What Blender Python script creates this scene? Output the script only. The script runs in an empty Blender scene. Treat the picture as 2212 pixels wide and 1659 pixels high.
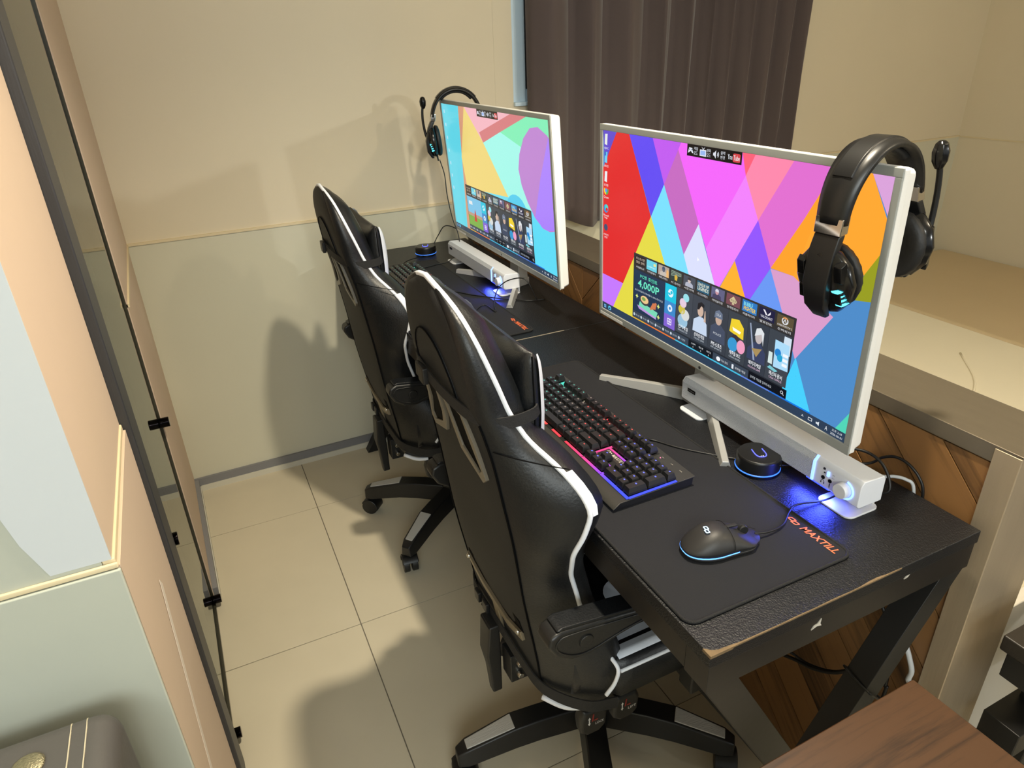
import bpy, bmesh, math, random
import numpy as np
from mathutils import Vector, Matrix

random.seed(7)
scn = bpy.context.scene
COL = scn.collection

# ------------------------------------------------------------------ camera
F_PX, PITCH, YAW, ROLL = 1474.5, 0.4600, 0.4307, -0.0368
CAM = Vector((-0.4457, -0.4329, 1.4617))
cam_d = bpy.data.cameras.new('camera')
cam_d.sensor_fit = 'HORIZONTAL'
cam_d.sensor_width = 36.0
cam_d.lens = 36.0 * F_PX / 2212.0
cam_d.clip_start = 0.02
cam = bpy.data.objects.new('camera', cam_d)
COL.objects.link(cam)
fw = Vector((math.sin(YAW) * math.cos(PITCH), math.cos(YAW) * math.cos(PITCH), -math.sin(PITCH)))
rt = Vector((math.cos(YAW), -math.sin(YAW), 0))
up = rt.cross(fw)
rt2 = rt * math.cos(ROLL) + up * math.sin(ROLL)
up2 = -rt * math.sin(ROLL) + up * math.cos(ROLL)
cam.matrix_world = Matrix(((rt2.x, up2.x, -fw.x, CAM.x), (rt2.y, up2.y, -fw.y, CAM.y), (rt2.z, up2.z, -fw.z, CAM.z), (0, 0, 0, 1)))
scn.camera = cam

# ------------------------------------------------------------------ world, lamps, exposure
scn.view_settings.view_transform = 'Standard'
scn.view_settings.look = 'None'
scn.view_settings.gamma = 1.0
scn.view_settings.use_curve_mapping = False
scn.view_settings.exposure = 0.08
w = bpy.data.worlds.new('world')
scn.world = w
w.use_nodes = True
w.node_tree.nodes['Background'].inputs[0].default_value = (0.93, 1.0, 1.0, 1)
w.node_tree.nodes['Background'].inputs[1].default_value = 0.6


def lamp(name, loc, power, color, radius, spot=None, target=None):
    d = bpy.data.lights.new(name, 'SPOT' if spot else 'POINT')
    d.energy = power
    d.color = color
    d.shadow_soft_size = radius
    o = bpy.data.objects.new(name, d)
    o.location = loc
    if spot:
        d.spot_size = math.radians(spot)
        d.spot_blend = 0.8
        o.rotation_euler = (Vector(target) - Vector(loc)).to_track_quat('-Z', 'Y').to_euler()
    COL.objects.link(o)
    return o


lamp('ceiling_lamp_over_desk', (0.20, 0.25, 2.42), 152, (1.0, 0.89, 0.69), 0.04, 126, (0.20, 0.30, 0.0))
lamp('ceiling_lamp_behind_photographer', (-0.15, -2.3, 2.42), 20, (1.0, 0.97, 0.90), 0.05, 80, (-0.3, 1.4, 0.5))
lamp('ceiling_lamp_far_end', (3.3, -5.3, 2.15), 190, (0.97, 1.0, 0.98), 0.07, 26, (0.05, 2.0, 0.95))
lamp('ceiling_lamp_platform', (1.45, -1.1, 2.45), 34, (1.0, 0.85, 0.62), 0.06)
lamp('ceiling_lamp_lobby', (-1.7, -1.6, 2.45), 3, (0.95, 1.0, 0.94), 0.08)
lamp('side_room_fill', (-1.5, 1.25, 2.45), 9, (0.96, 1.0, 0.93), 0.08)  # unseen lamp added to brighten the space behind the glass
pd = bpy.data.lights.new('lobby_side_fill', 'AREA')  # unseen soft fill, added for the cool ambient light from behind left
pd.energy = 84
pd.color = (0.92, 1.0, 1.0)
pd.shape = 'SQUARE'
pd.size = 1.5
po = bpy.data.objects.new('lobby_side_fill', pd)
po.location = (-1.0, -2.2, 2.5)
po.rotation_euler = (Vector((-0.6, 0.2, 0.0)) - Vector((-1.0, -2.2, 2.5))).to_track_quat('-Z', 'Y').to_euler()
COL.objects.link(po)

# ------------------------------------------------------------------ helpers: materials
def lin(c):
    o = []
    for v in c[:3]:
        v = v / 255.0
        o.append(v / 12.92 if v <= 0.04045 else ((v + 0.055) / 1.055) ** 2.4)
    return (o[0], o[1], o[2], 1.0)


MATS = {}


def mat(name, color, rough=0.5, metal=0.0, emit=None, estr=1.0, bump=0.0, bscale=80.0, var=0.0, vscale=6.0,
        spec=0.5, coat=0.0, sheen=0.0, stretch=None, btype='noise'):
    if name in MATS:
        return MATS[name]
    m = bpy.data.materials.new(name)
    m.use_nodes = True
    nt = m.node_tree
    b = nt.nodes['Principled BSDF']
    b.inputs['Base Color'].default_value = lin(color)
    b.inputs['Roughness'].default_value = rough
    b.inputs['Metallic'].default_value = metal
    b.inputs['Specular IOR Level'].default_value = spec
    b.inputs['Coat Weight'].default_value = coat
    b.inputs['Sheen Weight'].default_value = sheen
    if emit:
        b.inputs['Emission Color'].default_value = lin(emit)
        b.inputs['Emission Strength'].default_value = estr
    if bump or var:
        tc = nt.nodes.new('ShaderNodeTexCoord')
        mp = nt.nodes.new('ShaderNodeMapping')
        nt.links.new(tc.outputs['Object'], mp.inputs[0])
        if stretch:
            mp.inputs['Scale'].default_value = stretch
    if bump:
        if btype == 'voronoi':
            n = nt.nodes.new('ShaderNodeTexVoronoi')
            n.feature = 'F1'
            n.inputs['Scale'].default_value = bscale
            out = n.outputs['Distance']
        else:
            n = nt.nodes.new('ShaderNodeTexNoise')
            n.inputs['Scale'].default_value = bscale
            n.inputs['Detail'].default_value = 3.0
            out = n.outputs['Fac']
        nt.links.new(mp.outputs[0], n.inputs['Vector'])
        bp = nt.nodes.new('ShaderNodeBump')
        bp.inputs['Strength'].default_value = bump
        bp.inputs['Distance'].default_value = 0.002
        nt.links.new(out, bp.inputs['Height'])
        nt.links.new(bp.outputs[0], b.inputs['Normal'])
    if var:
        n2 = nt.nodes.new('ShaderNodeTexNoise')
        n2.inputs['Scale'].default_value = vscale
        n2.inputs['Detail'].default_value = 4.0
        nt.links.new(mp.outputs[0], n2.inputs['Vector'])
        mx = nt.nodes.new('ShaderNodeMix')
        mx.data_type = 'RGBA'
        c = lin(color)
        mx.inputs[6].default_value = tuple(v * (1 - var) for v in c[:3]) + (1,)
        mx.inputs[7].default_value = tuple(min(1, v * (1 + var)) for v in c[:3]) + (1,)
        nt.links.new(n2.outputs['Fac'], mx.inputs[0])
        nt.links.new(mx.outputs[2], b.inputs['Base Color'])
    MATS[name] = m
    return m


def wood_mat(name, dark, light, axis, scale=14.0, rough=0.45):
    """long streaky grain running along the given object-space axis, shifted per object"""
    m = bpy.data.materials.new(name)
    m.use_nodes = True
    nt = m.node_tree
    b = nt.nodes['Principled BSDF']
    tc = nt.nodes.new('ShaderNodeTexCoord')
    oi = nt.nodes.new('ShaderNodeObjectInfo')
    ad = nt.nodes.new('ShaderNodeVectorMath')
    ad.operation = 'MULTIPLY_ADD'
    ad.inputs[1].default_value = (1, 1, 1)
    cm = nt.nodes.new('ShaderNodeCombineXYZ')
    ml = nt.nodes.new('ShaderNodeMath')
    ml.operation = 'MULTIPLY'
    ml.inputs[1].default_value = 0.6
    nt.links.new(oi.outputs['Random'], ml.inputs[0])
    for i in range(3):
        nt.links.new(ml.outputs[0], cm.inputs[i])
    nt.links.new(tc.outputs['Object'], ad.inputs[0])
    nt.links.new(cm.outputs[0], ad.inputs[2])
    mp = nt.nodes.new('ShaderNodeMapping')
    if axis == 'diag+':
        mp.inputs['Rotation'].default_value = (math.radians(-45), 0, 0)
        sc = (1.0, 0.055, 1.0)
    elif axis == 'diag-':
        mp.inputs['Rotation'].default_value = (math.radians(45), 0, 0)
        sc = (1.0, 0.055, 1.0)
    elif axis == 'x':
        sc = (0.06, 1, 1)
    else:
        sc = (1, 0.06, 1)
    mp2 = nt.nodes.new('ShaderNodeMapping')
    mp2.inputs['Scale'].default_value = sc
    nt.links.new(ad.outputs[0], mp.inputs[0])
    nt.links.new(mp.outputs[0], mp2.inputs[0])
    n = nt.nodes.new('ShaderNodeTexNoise')
    n.inputs['Scale'].default_value = scale * 5
    n.inputs['Detail'].default_value = 6
    n.inputs['Roughness'].default_value = 0.65
    n.inputs['Distortion'].default_value = 0.3
    nt.links.new(mp2.outputs[0], n.inputs['Vector'])
    n3 = nt.nodes.new('ShaderNodeTexNoise')
    n3.inputs['Scale'].default_value = scale
    n3.inputs['Detail'].default_value = 2
    nt.links.new(mp2.outputs[0], n3.inputs['Vector'])
    am = nt.nodes.new('ShaderNodeMath')
    am.operation = 'MULTIPLY_ADD'
    am.inputs[1].default_value = 0.6
    nt.links.new(n.outputs['Fac'], am.inputs[0])
    hm = nt.nodes.new('ShaderNodeMath')
    hm.operation = 'MULTIPLY'
    hm.inputs[1].default_value = 0.6
    nt.links.new(n3.outputs['Fac'], hm.inputs[0])
    nt.links.new(hm.outputs[0], am.inputs[2])
    r = nt.nodes.new('ShaderNodeValToRGB')
    r.color_ramp.elements[0].position = 0.41
    r.color_ramp.elements[0].color = lin(dark)
    r.color_ramp.elements[1].position = 0.60
    r.color_ramp.elements[1].color = lin(light)
    nt.links.new(am.outputs[0], r.inputs[0])
    nt.links.new(r.outputs[0], b.inputs['Base Color'])
    b.inputs['Roughness'].default_value = rough
    bp = nt.nodes.new('ShaderNodeBump')
    bp.inputs['Strength'].default_value = 0.15
    bp.inputs['Distance'].default_value = 0.001
    nt.links.new(n.outputs['Fac'], bp.inputs['Height'])
    nt.links.new(bp.outputs[0], b.inputs['Normal'])
    MATS[name] = m
    return m


def glow_ramp(name, axis, stops, strength):
    """an emitting plastic whose light colour runs along one object-space axis, as on an rgb keyboard"""
    m = bpy.data.materials.new(name)
    m.use_nodes = True
    nt = m.node_tree
    b = nt.nodes['Principled BSDF']
    b.inputs['Base Color'].default_value = (0.02, 0.02, 0.02, 1)
    tc = nt.nodes.new('ShaderNodeTexCoord')
    sx = nt.nodes.new('ShaderNodeSeparateXYZ')
    nt.links.new(tc.outputs['Object'], sx.inputs[0])
    mr = nt.nodes.new('ShaderNodeMapRange')
    mr.inputs[1].default_value = stops[0][0]
    mr.inputs[2].default_value = stops[-1][0]
    nt.links.new(sx.outputs[axis], mr.inputs[0])
    r = nt.nodes.new('ShaderNodeValToRGB')
    a, z = stops[0][0], stops[-1][0]
    els = r.color_ramp.elements
    els[0].color = lin(stops[0][1])
    els[1].color = lin(stops[-1][1])
    for p, c in stops[1:-1]:
        e = els.new((p - a) / (z - a))
        e.color = lin(c)
    nt.links.new(mr.outputs[0], r.inputs[0])
    nt.links.new(r.outputs[0], b.inputs['Emission Color'])
    b.inputs['Emission Strength'].default_value = strength
    MATS[name] = m
    return m


def glass_mat(name, tint, refl=1.0):
    """clear pane: fresnel mix of see-through and mirror, so lamps still shine through it"""
    m = bpy.data.materials.new(name)
    m.use_nodes = True
    nt = m.node_tree
    nt.nodes.remove(nt.nodes['Principled BSDF'])
    out = nt.nodes['Material Output']
    t = nt.nodes.new('ShaderNodeBsdfTransparent')
    t.inputs[0].default_value = tint
    g = nt.nodes.new('ShaderNodeBsdfGlossy')
    g.inputs['Roughness'].default_value = 0.01
    g.inputs[0].default_value = (0.93, 0.96, 0.94, 1)
    f = nt.nodes.new('ShaderNodeFresnel')
    f.inputs[0].default_value = 1.5
    mx = nt.nodes.new('ShaderNodeMixShader')
    nt.links.new(f.outputs[0], mx.inputs[0])
    nt.links.new(t.outputs[0], mx.inputs[1])
    nt.links.new(g.outputs[0], mx.inputs[2])
    nt.links.new(mx.outputs[0], out.inputs[0])
    MATS[name] = m
    return m


# ------------------------------------------------------------------ helpers: shapes  (each returns verts, faces)
def box(x0, x1, y0, y1, z0, z1):
    v = [(x0, y0, z0), (x1, y0, z0), (x1, y1, z0), (x0, y1, z0), (x0, y0, z1), (x1, y0, z1), (x1, y1, z1), (x0, y1, z1)]
    f = [(0, 3, 2, 1), (4, 5, 6, 7), (0, 1, 5, 4), (1, 2, 6, 5), (2, 3, 7, 6), (3, 0, 4, 7)]
    return v, f


def join(*shapes):
    V, Fs = [], []
    for v, f in shapes:
        n = len(V)
        V += list(v)
        Fs += [tuple(i + n for i in q) for q in f]
    return V, Fs


def xf(shape, m):
    return [tuple(m @ Vector(p)) for p in shape[0]], shape[1]


def move(shape, x, y, z):
    return [(p[0] + x, p[1] + y, p[2] + z) for p in shape[0]], shape[1]


def loft(rings, caps=True, closed=True):
    n = len(rings[0])
    V = [tuple(p) for r in rings for p in r]
    Fs = []
    for i in range(len(rings) - 1):
        for j in range(n if closed else n - 1):
            k = (j + 1) % n
            Fs.append((i * n + j, i * n + k, (i + 1) * n + k, (i + 1) * n + j))
    if caps and closed:
        Fs.append(tuple(reversed(range(n))))
        Fs.append(tuple((len(rings) - 1) * n + j for j in range(n)))
    return V, Fs


def prism(poly, axis, a, b):
    """poly of 2d points extruded along axis from a to b; 2d axes are the other two in xyz order"""
    def put(p, t):
        return {'x': (t, p[0], p[1]), 'y': (p[0], t, p[1]), 'z': (p[0], p[1], t)}[axis]
    return loft([[put(p, a) for p in poly], [put(p, b) for p in poly]])


def frame_of(d):
    d = Vector(d).normalized()
    a = Vector((0, 0, 1)) if abs(d.z) < 0.9 else Vector((1, 0, 0))
    u = d.cross(a).normalized()
    return u, d.cross(u).normalized()


def cyl(p0, p1, r0, r1=None, n=20):
    p0, p1 = Vector(p0), Vector(p1)
    r1 = r0 if r1 is None else r1
    u, v = frame_of(p1 - p0)
    R = []
    for p, r in ((p0, r0), (p1, r1)):
        R.append([p + (u * math.cos(t) + v * math.sin(t)) * r for t in [2 * math.pi * k / n for k in range(n)]])
    return loft(R)


def lathe(profile, n=28, cx=0, cy=0):
    return loft([[(cx + r * math.cos(2 * math.pi * k / n), cy + r * math.sin(2 * math.pi * k / n), z) for k in range(n)]
                 for r, z in profile])


def spline(pts, per=6, closed=False):
    P = [Vector(p) for p in pts]
    n = len(P)
    out = []
    rng = range(n) if closed else range(n - 1)
    for i in rng:
        p0 = P[(i - 1) % n] if closed or i > 0 else P[0] * 2 - P[1]
        p1, p2 = P[i], P[(i + 1) % n]
        p3 = P[(i + 2) % n] if closed or i + 2 < n else P[-1] * 2 - P[-2]
        for k in range(per):
            t = k / per
            out.append(0.5 * ((2 * p1) + (p2 - p0) * t + (2 * p0 - 5 * p1 + 4 * p2 - p3) * t * t + (3 * p1 - p0 - 3 * p2 + p3) * t ** 3))
    if not closed:
        out.append(P[-1].copy())
    return out


def tube(pts, r, n=8, per=6, closed=False, smooth=True, rad=None, flat=None):
    P = spline(pts, per, closed) if smooth else [Vector(p) for p in pts]
    R = []
    u = None
    for i, p in enumerate(P):
        d = (P[(i + 1) % len(P)] - P[i - 1]) if closed else (P[min(i + 1, len(P) - 1)] - P[max(i - 1, 0)])
        d.normalize()
        if u is None:
            u, _ = frame_of(d)
        u = (u - d * u.dot(d)).normalized()
        v = d.cross(u)
        rr = r if rad is None else np.interp(i / max(1, len(P) - 1), [k / (len(rad) - 1) for k in range(len(rad))], rad)
        R.append([p + (u * math.cos(t) + v * math.sin(t)) * rr for t in [2 * math.pi * k / n for k in range(n)]])
    if closed:
        R.append(R[0])
        return loft(R, caps=False)
    return loft(R)


def ribbon(pts, side, wdt, thick, per=6, smooth=True):
    """flat strap: runs along pts, its width along the vectors in side"""
    P = spline(pts, per) if smooth else [Vector(p) for p in pts]
    S = spline(side, per) if smooth and len(side) == len(pts) else [Vector(side[0])] * len(P)
    R = []
    for i, p in enumerate(P):
        d = (P[min(i + 1, len(P) - 1)] - P[max(i - 1, 0)]).normalized()
        s = S[i]
        s = (s - d * s.dot(d)).normalized()
        nn = d.cross(s).normalized()
        R.append([p + s * wdt / 2 + nn * thick / 2, p - s * wdt / 2 + nn * thick / 2, p - s * wdt / 2 - nn * thick / 2, p + s * wdt / 2 - nn * thick / 2])
    return loft(R)


def ellip(c, rx, ry, rz, n=20, m=12):
    R = []
    for i in range(1, m):
        t = math.pi * i / m
        R.append([(c[0] + rx * math.sin(t) * math.cos(2 * math.pi * k / n), c[1] + ry * math.sin(t) * math.sin(2 * math.pi * k / n), c[2] - rz * math.cos(t)) for k in range(n)])
    v, f = loft(R, caps=False)
    b = len(v)
    v = v + [(c[0], c[1], c[2] - rz), (c[0], c[1], c[2] + rz)]
    L = (m - 2) * n
    f = f + [(b, (k + 1) % n, k) for k in range(n)] + [(b + 1, L + k, L + (k + 1) % n) for k in range(n)]
    return v, f


def rrect(x0, x1, y0, y1, r, n=5):
    out = []
    for cx, cy, a in ((x1 - r, y1 - r, 0), (x0 + r, y1 - r, 90), (x0 + r, y0 + r, 180), (x1 - r, y0 + r, 270)):
        for k in range(n + 1):
            t = math.radians(a + 90 * k / n)
            out.append((cx + r * math.cos(t), cy + r * math.sin(t)))
    return out


# ------------------------------------------------------------------ helpers: objects
def mesh(name, shape, material, smooth=False):
    me = bpy.data.meshes.new(name)
    me.from_pydata([tuple(p) for p in shape[0]], [], [tuple(q) for q in shape[1]])
    bm = bmesh.new()
    bm.from_mesh(me)
    bmesh.ops.recalc_face_normals(bm, faces=bm.faces)
    bm.to_mesh(me)
    bm.free()
    for m in (material if isinstance(material, (list, tuple)) else [material]):
        me.materials.append(m)
    if smooth:
        me.polygons.foreach_set('use_smooth', [True] * len(me.polygons))
    me.update()
    return me


def part(name, shape, material, parent=None, smooth=False, bevel=0.0, seg=2, sub=0, label=None):
    me = shape if isinstance(shape, bpy.types.Mesh) else mesh(name, shape, material, smooth or sub > 0)
    o = bpy.data.objects.new(name, me)
    COL.objects.link(o)
    o.parent = parent
    if bevel:
        b = o.modifiers.new('bevel', 'BEVEL')
        b.width = bevel
        b.segments = seg
        b.limit_method = 'ANGLE'
        b.angle_limit = math.radians(40)
        me.polygons.foreach_set('use_smooth', [True] * len(me.polygons))
        wn = o.modifiers.new('wn', 'WEIGHTED_NORMAL')
        wn.keep_sharp = True
    if sub:
        s = o.modifiers.new('sub', 'SUBSURF')
        s.levels = sub
        s.render_levels = sub
    if label:
        o['label'] = label
    return o


def tag(o, label, cat, group=None):
    o['label'] = label
    o['category'] = cat
    if group:
        o['group'] = group
    return o


def thing(name, label, cat, loc=(0, 0, 0), rz=0.0, group=None):
    o = bpy.data.objects.new(name, None)
    COL.objects.link(o)
    o.location = loc
    o.rotation_euler = (0, 0, rz)
    o.empty_display_size = 0.05
    return tag(o, label, cat, group)


def struct(name, shape=None, material=None, label=None, smooth=False, bevel=0.0):
    if shape is None:
        o = bpy.data.objects.new(name, None)
        COL.objects.link(o)
    else:
        o = part(name, shape, material, None, smooth, bevel)
    o['kind'] = 'structure'
    if label:
        o['label'] = label
    return o


_tc = {}
TMP = bpy.data.scenes.new('letter bench')      # letters are outlined in a spare scene, removed at the end


def text_shape(body, size=1.0, bold=0.0, shear=0.0):
    """outline letters as flat polygons in the xy plane, left aligned at the origin"""
    key = (body, bold, shear)
    if key not in _tc:
        cu = bpy.data.curves.new('t', 'FONT')
        cu.body = body
        cu.size = 1.0
        cu.offset = bold
        cu.shear = shear
        cu.resolution_u = 2
        o = bpy.data.objects.new('t', cu)
        TMP.collection.objects.link(o)
        TMP.view_layers[0].update()
        dg = TMP.view_layers[0].depsgraph
        me = bpy.data.meshes.new_from_object(o.evaluated_get(dg))
        v = [tuple(p.co) for p in me.vertices]
        f = [tuple(p.vertices) for p in me.polygons]
        bpy.data.meshes.remove(me)
        bpy.data.objects.remove(o)
        bpy.data.curves.remove(cu)
        _tc[key] = (v, f)
    v, f = _tc[key]
    return [(p[0] * size, p[1] * size, 0.0) for p in v], f


def text_fit(body, x0, x1, y0, y1, bold=0.0, shear=0.0, center=True):
    """letters scaled to fill a box"""
    v, f = text_shape(body, 1.0, bold, shear)
    if not v:
        return [], []
    ax = [p[0] for p in v]
    ay = [p[1] for p in v]
    w0, h0 = max(ax) - min(ax), max(ay) - min(ay)
    sx, sy = (x1 - x0) / max(w0, 1e-6), (y1 - y0) / max(h0, 1e-6)
    return [(x0 + (p[0] - min(ax)) * sx, y0 + (p[1] - min(ay)) * sy, 0.0) for p in v], f

# ================================================================== THE SETTING
HD = 0.8035                                   # desk top height


def BW(x):
    return 2.032 + 0.0172 * x                 # face of the back wall


def LW(y):
    return -0.6215 - (0.027 if y > 1.35 else 0.011) * (y - 1.35)       # face of the left wall


M_wall = mat('cream wall paint', (220, 208, 182), 0.75, var=0.03, vscale=3, bump=0.05, bscale=60)
M_wall_low = mat('shaded wall paint', (208, 205, 184), 0.75, var=0.03, vscale=3, bump=0.05, bscale=60)  # same paint as above, greyed for the shade on the lower wall
M_peach = mat('peach wall paint', (208, 186, 164), 0.75, var=0.04, vscale=4, bump=0.05, bscale=60)
M_colwall = mat('off white column paint', (180, 184, 172), 0.75, var=0.03, vscale=4, bump=0.06, bscale=50)
M_patch = mat('white touch up paint', (200, 206, 210), 0.6, var=0.02)
M_seam = mat('cream panel joint', (220, 204, 168), 0.6)
M_grout = mat('grey grout', (120, 112, 98), 0.85)
M_tile = mat('beige porcelain tile', (202, 192, 168), 0.32, var=0.035, vscale=9, bump=0.02, bscale=200, spec=0.4)
M_basegrey = mat('grey vinyl skirting', (128, 128, 130), 0.5)
M_basewhite = mat('white skirting caulk', (206, 202, 186), 0.6)
M_steel = mat('brushed stainless steel', (132, 122, 106), 0.36, metal=0.7, bump=0.12, bscale=40, var=0.10, vscale=10, stretch=(6, 1, 1))
M_steel_v = mat('brushed stainless steel upright', (190, 172, 146), 0.40, metal=0.6, bump=0.12, bscale=40, var=0.14, vscale=7, stretch=(6, 6, 0.6))
M_black_frame = mat('charcoal painted timber', (52, 53, 56), 0.45, bump=0.15, bscale=60, stretch=(8, 8, 0.5), var=0.15, vscale=20)
M_ceil = mat('white ceiling', (225, 222, 214), 0.8)

# floor with single tiles
TS, GX, GY = 0.622, -0.255, 1.072
floor = struct('floor', box(-3.2, 3.6, -7.5, 2.08, -0.06, -0.0025), M_grout)
tile_cache = {}
ix = 0
for i in range(-4, 6):
    for j in range(-5, 2):
        x0, x1 = GX + i * TS + 0.0015, GX + (i + 1) * TS - 0.0015
        y0, y1 = GY + j * TS + 0.0015, min(GY + (j + 1) * TS - 0.0015, 2.03)
        if x0 > 3.4 or x1 < -3.1:
            continue
        key = (round(x1 - x0, 3), round(y1 - y0, 3))
        if key not in tile_cache:
            tile_cache[key] = mesh('tile', prism(rrect(0, x1 - x0, 0, y1 - y0, 0.002, 2), 'z', -0.008, 0.0), M_tile)
        o = part('tile', tile_cache[key], None, floor)
        o.location = (x0, y0, 0)
struct('ceiling', box(-3.2, 3.6, -7.5, 2.08, 2.62, 2.68), M_ceil)

# back wall: lower panel, upper panel with the window opening
def wall_slab(x0, x1, z0, z1, off=0.0, th=0.10):
    a, b = BW(x0) + off, BW(x1) + off
    v = [(x0, a, z0), (x1, b, z0), (x1, b + th, z0), (x0, a + th, z0), (x0, a, z1), (x1, b, z1), (x1, b + th, z1), (x0, a + th, z1)]
    return v, box(0, 1, 0, 1, 0, 1)[1]


SEAM = 0.9355
wall_back = struct('wall_back', join(wall_slab(-2.2, 0.742, SEAM, 2.62), wall_slab(2.02, 3.56, SEAM, 2.62),
                                     wall_slab(0.742, 2.02, SEAM, 1.266), wall_slab(0.742, 2.02, 2.30, 2.62)), M_wall)
part('lower_panel', wall_slab(-2.2, 3.56, 0.0, SEAM, off=-0.004), M_wall_low, wall_back)
part('upright_joint', wall_slab(0.668, 0.673, SEAM, 2.62, off=-0.0008, th=0.01), M_wall, wall_back)
struct('trim_1', wall_slab(-2.2, 3.5, SEAM - 0.003, SEAM + 0.005, off=-0.008, th=0.02), M_seam, 'thin cream joint strip across the back wall')
bb = struct('baseboard_back', wall_slab(-2.2, 0.52, 0.022, 0.052, off=-0.014, th=0.03), M_basegrey)
part('skirting_foot', wall_slab(-2.2, 0.52, 0.0, 0.022, off=-0.018, th=0.03), M_basewhite, bb)

# window beside the curtain
win = struct('window_1', None)
M_wframe = mat('white window frame', (206, 226, 238), 0.4)
M_wpane = mat('frosted window pane in daylight', (120, 150, 170), 0.2, emit=(150, 190, 214), estr=0.9)
wy = 2.06
part('window_frame', join(box(0.742, 0.800, wy - 0.005, wy + 0.05, 1.266, 2.30), box(1.96, 2.02, wy, wy + 0.06, 1.266, 2.30),
                          box(0.742, 2.02, wy, wy + 0.06, 1.266, 1.315), box(0.742, 2.02, wy, wy + 0.06, 2.25, 2.30),
                          box(1.36, 1.41, wy, wy + 0.06, 1.315, 2.25)), M_wframe, win, bevel=0.004)
part('window_sill', box(0.742, 2.02, 2.03, 2.075, 1.258, 1.272), M_wframe, win, bevel=0.002)
part('pane', box(0.80, 1.36, wy + 0.025, wy + 0.03, 1.315, 2.25), M_wpane, win)
part('pane', box(1.41, 1.96, wy + 0.025, wy + 0.03, 1.315, 2.25), M_wpane, win)
part('gasket', box(0.7985, 0.804, wy - 0.008, wy + 0.02, 1.315, 2.25), mat('black rubber gasket', (25, 26, 28), 0.6), win)

# left wall (beyond the glass), near column, right wall
def lw_slab(y0, y1, z0, z1, off=0.0, th=0.05):
    a, b = LW(y0) + off, LW(y1) + off
    v = [(a - th, y0, z0), (a, y0, z0), (b, y1, z0), (b - th, y1, z0), (a - th, y0, z1), (a, y0, z1), (b, y1, z1), (b - th, y1, z1)]
    return v, box(0, 1, 0, 1, 0, 1)[1]


wl = struct('wall_left', lw_slab(1.362, 2.025, 0, 2.62), M_peach)
part('joint_strip', lw_slab(1.362, 2.022, SEAM - 0.004, SEAM + 0.004, off=0.004, th=0.01), M_seam, wl)
bl = struct('baseboard_left', lw_slab(1.362, 2.018, 0.022, 0.05, off=0.014, th=0.014), M_basegrey)
part('skirting_foot', lw_slab(1.362, 2.018, 0.0, 0.022, off=0.017, th=0.017), M_basewhite, bl)
COLY = 0.338
wc = struct('wall_column', box(-2.2, LW(COLY) - 0.014, COLY, 0.70, 0, 2.62), M_colwall)
part('side_panel', lw_slab(COLY + 0.001, 0.70, SEAM + 0.006, 2.62, off=-0.003, th=0.014), M_peach, wc)
part('side_panel', lw_slab(COLY + 0.001, 0.70, 0, SEAM - 0.006, off=0.003, th=0.018), M_peach, wc)
part('joint_strip', lw_slab(COLY + 0.001, 0.70, SEAM - 0.0055, SEAM + 0.0055, off=0.0, th=0.014), M_seam, wc, bevel=0.002)
part('front_panel', box(-2.2, LW(COLY) + 0.003, COLY - 0.006, COLY, 0, SEAM - 0.008), M_colwall, wc, bevel=0.002)
part('joint_strip', box(-2.2, LW(COLY) + 0.002, COLY - 0.004, COLY, SEAM - 0.007, SEAM + 0.001), M_seam, wc, bevel=0.002)
zz = 2.6
xx = []
random.seed(3)
while zz > SEAM + 0.01:
    xx.append((-0.690 - 0.03 * (zz - SEAM) + random.uniform(-0.008, 0.008) - (0.012 if 1.05 < zz < 1.15 else 0), zz))
    zz -= 0.07
xx.append((-0.675, SEAM + 0.006))
poly = [(LW(COLY) - 0.003, SEAM + 0.006), (LW(COLY) - 0.003, 2.6)] + xx
part('paint_patch', prism(poly, 'y', COLY - 0.0012, COLY + 0.001), M_patch, wc)
part('paint_streak', ([(LW(.43) + 0.0038, 0.425, 0.40), (LW(.43) + 0.0038, 0.445, 0.40), (LW(.5) + 0.0038, 0.56, 0.72), (LW(.5) + 0.0038, 0.545, 0.74),
                       (LW(.43) + 0.0032, 0.425, 0.40), (LW(.43) + 0.0032, 0.445, 0.40), (LW(.5) + 0.0032, 0.56, 0.72), (LW(.5) + 0.0032, 0.545, 0.74)],
                      box(0, 1, 0, 1, 0, 1)[1]), mat('pale filler streak', (226, 214, 200), 0.7), wc)
wr = struct('wall_right', box(3.47, 3.56, -3.0, 2.10, 0, 2.62), M_wall)
part('joint_strip', box(3.466, 3.48, -3.0, 2.08, SEAM - 0.003, SEAM + 0.003), M_seam, wr)
struct('wall_side_room', box(-2.3, -2.2, -3.0, 2.05, 0, 2.62), M_wall)

# ------------------------------------------------------------------ partition: chevron planks, steel ledge and end post
M_pl1 = wood_mat('walnut plank grain up', (40, 27, 15), (132, 94, 55), 'diag+', 9)
M_pl2 = wood_mat('walnut plank grain down', (40, 27, 15), (126, 89, 52), 'diag-', 9)
M_core = mat('pale joint board', (150, 128, 84), 0.6)
PX = 0.531
wp = struct('wall_partition', box(PX, 0.646, 0.002, 2.035, 0, 0.90), M_core)


def clip(poly, fn):
    out = []
    for i in range(len(poly)):
        a, b = poly[i], poly[(i + 1) % len(poly)]
        fa, fb = fn(a), fn(b)
        if fa >= 0:
            out.append(a)
        if fa * fb < 0:
            t = fa / (fa - fb)
            out.append((a[0] + (b[0] - a[0]) * t, a[1] + (b[1] - a[1]) * t))
    return out


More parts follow.
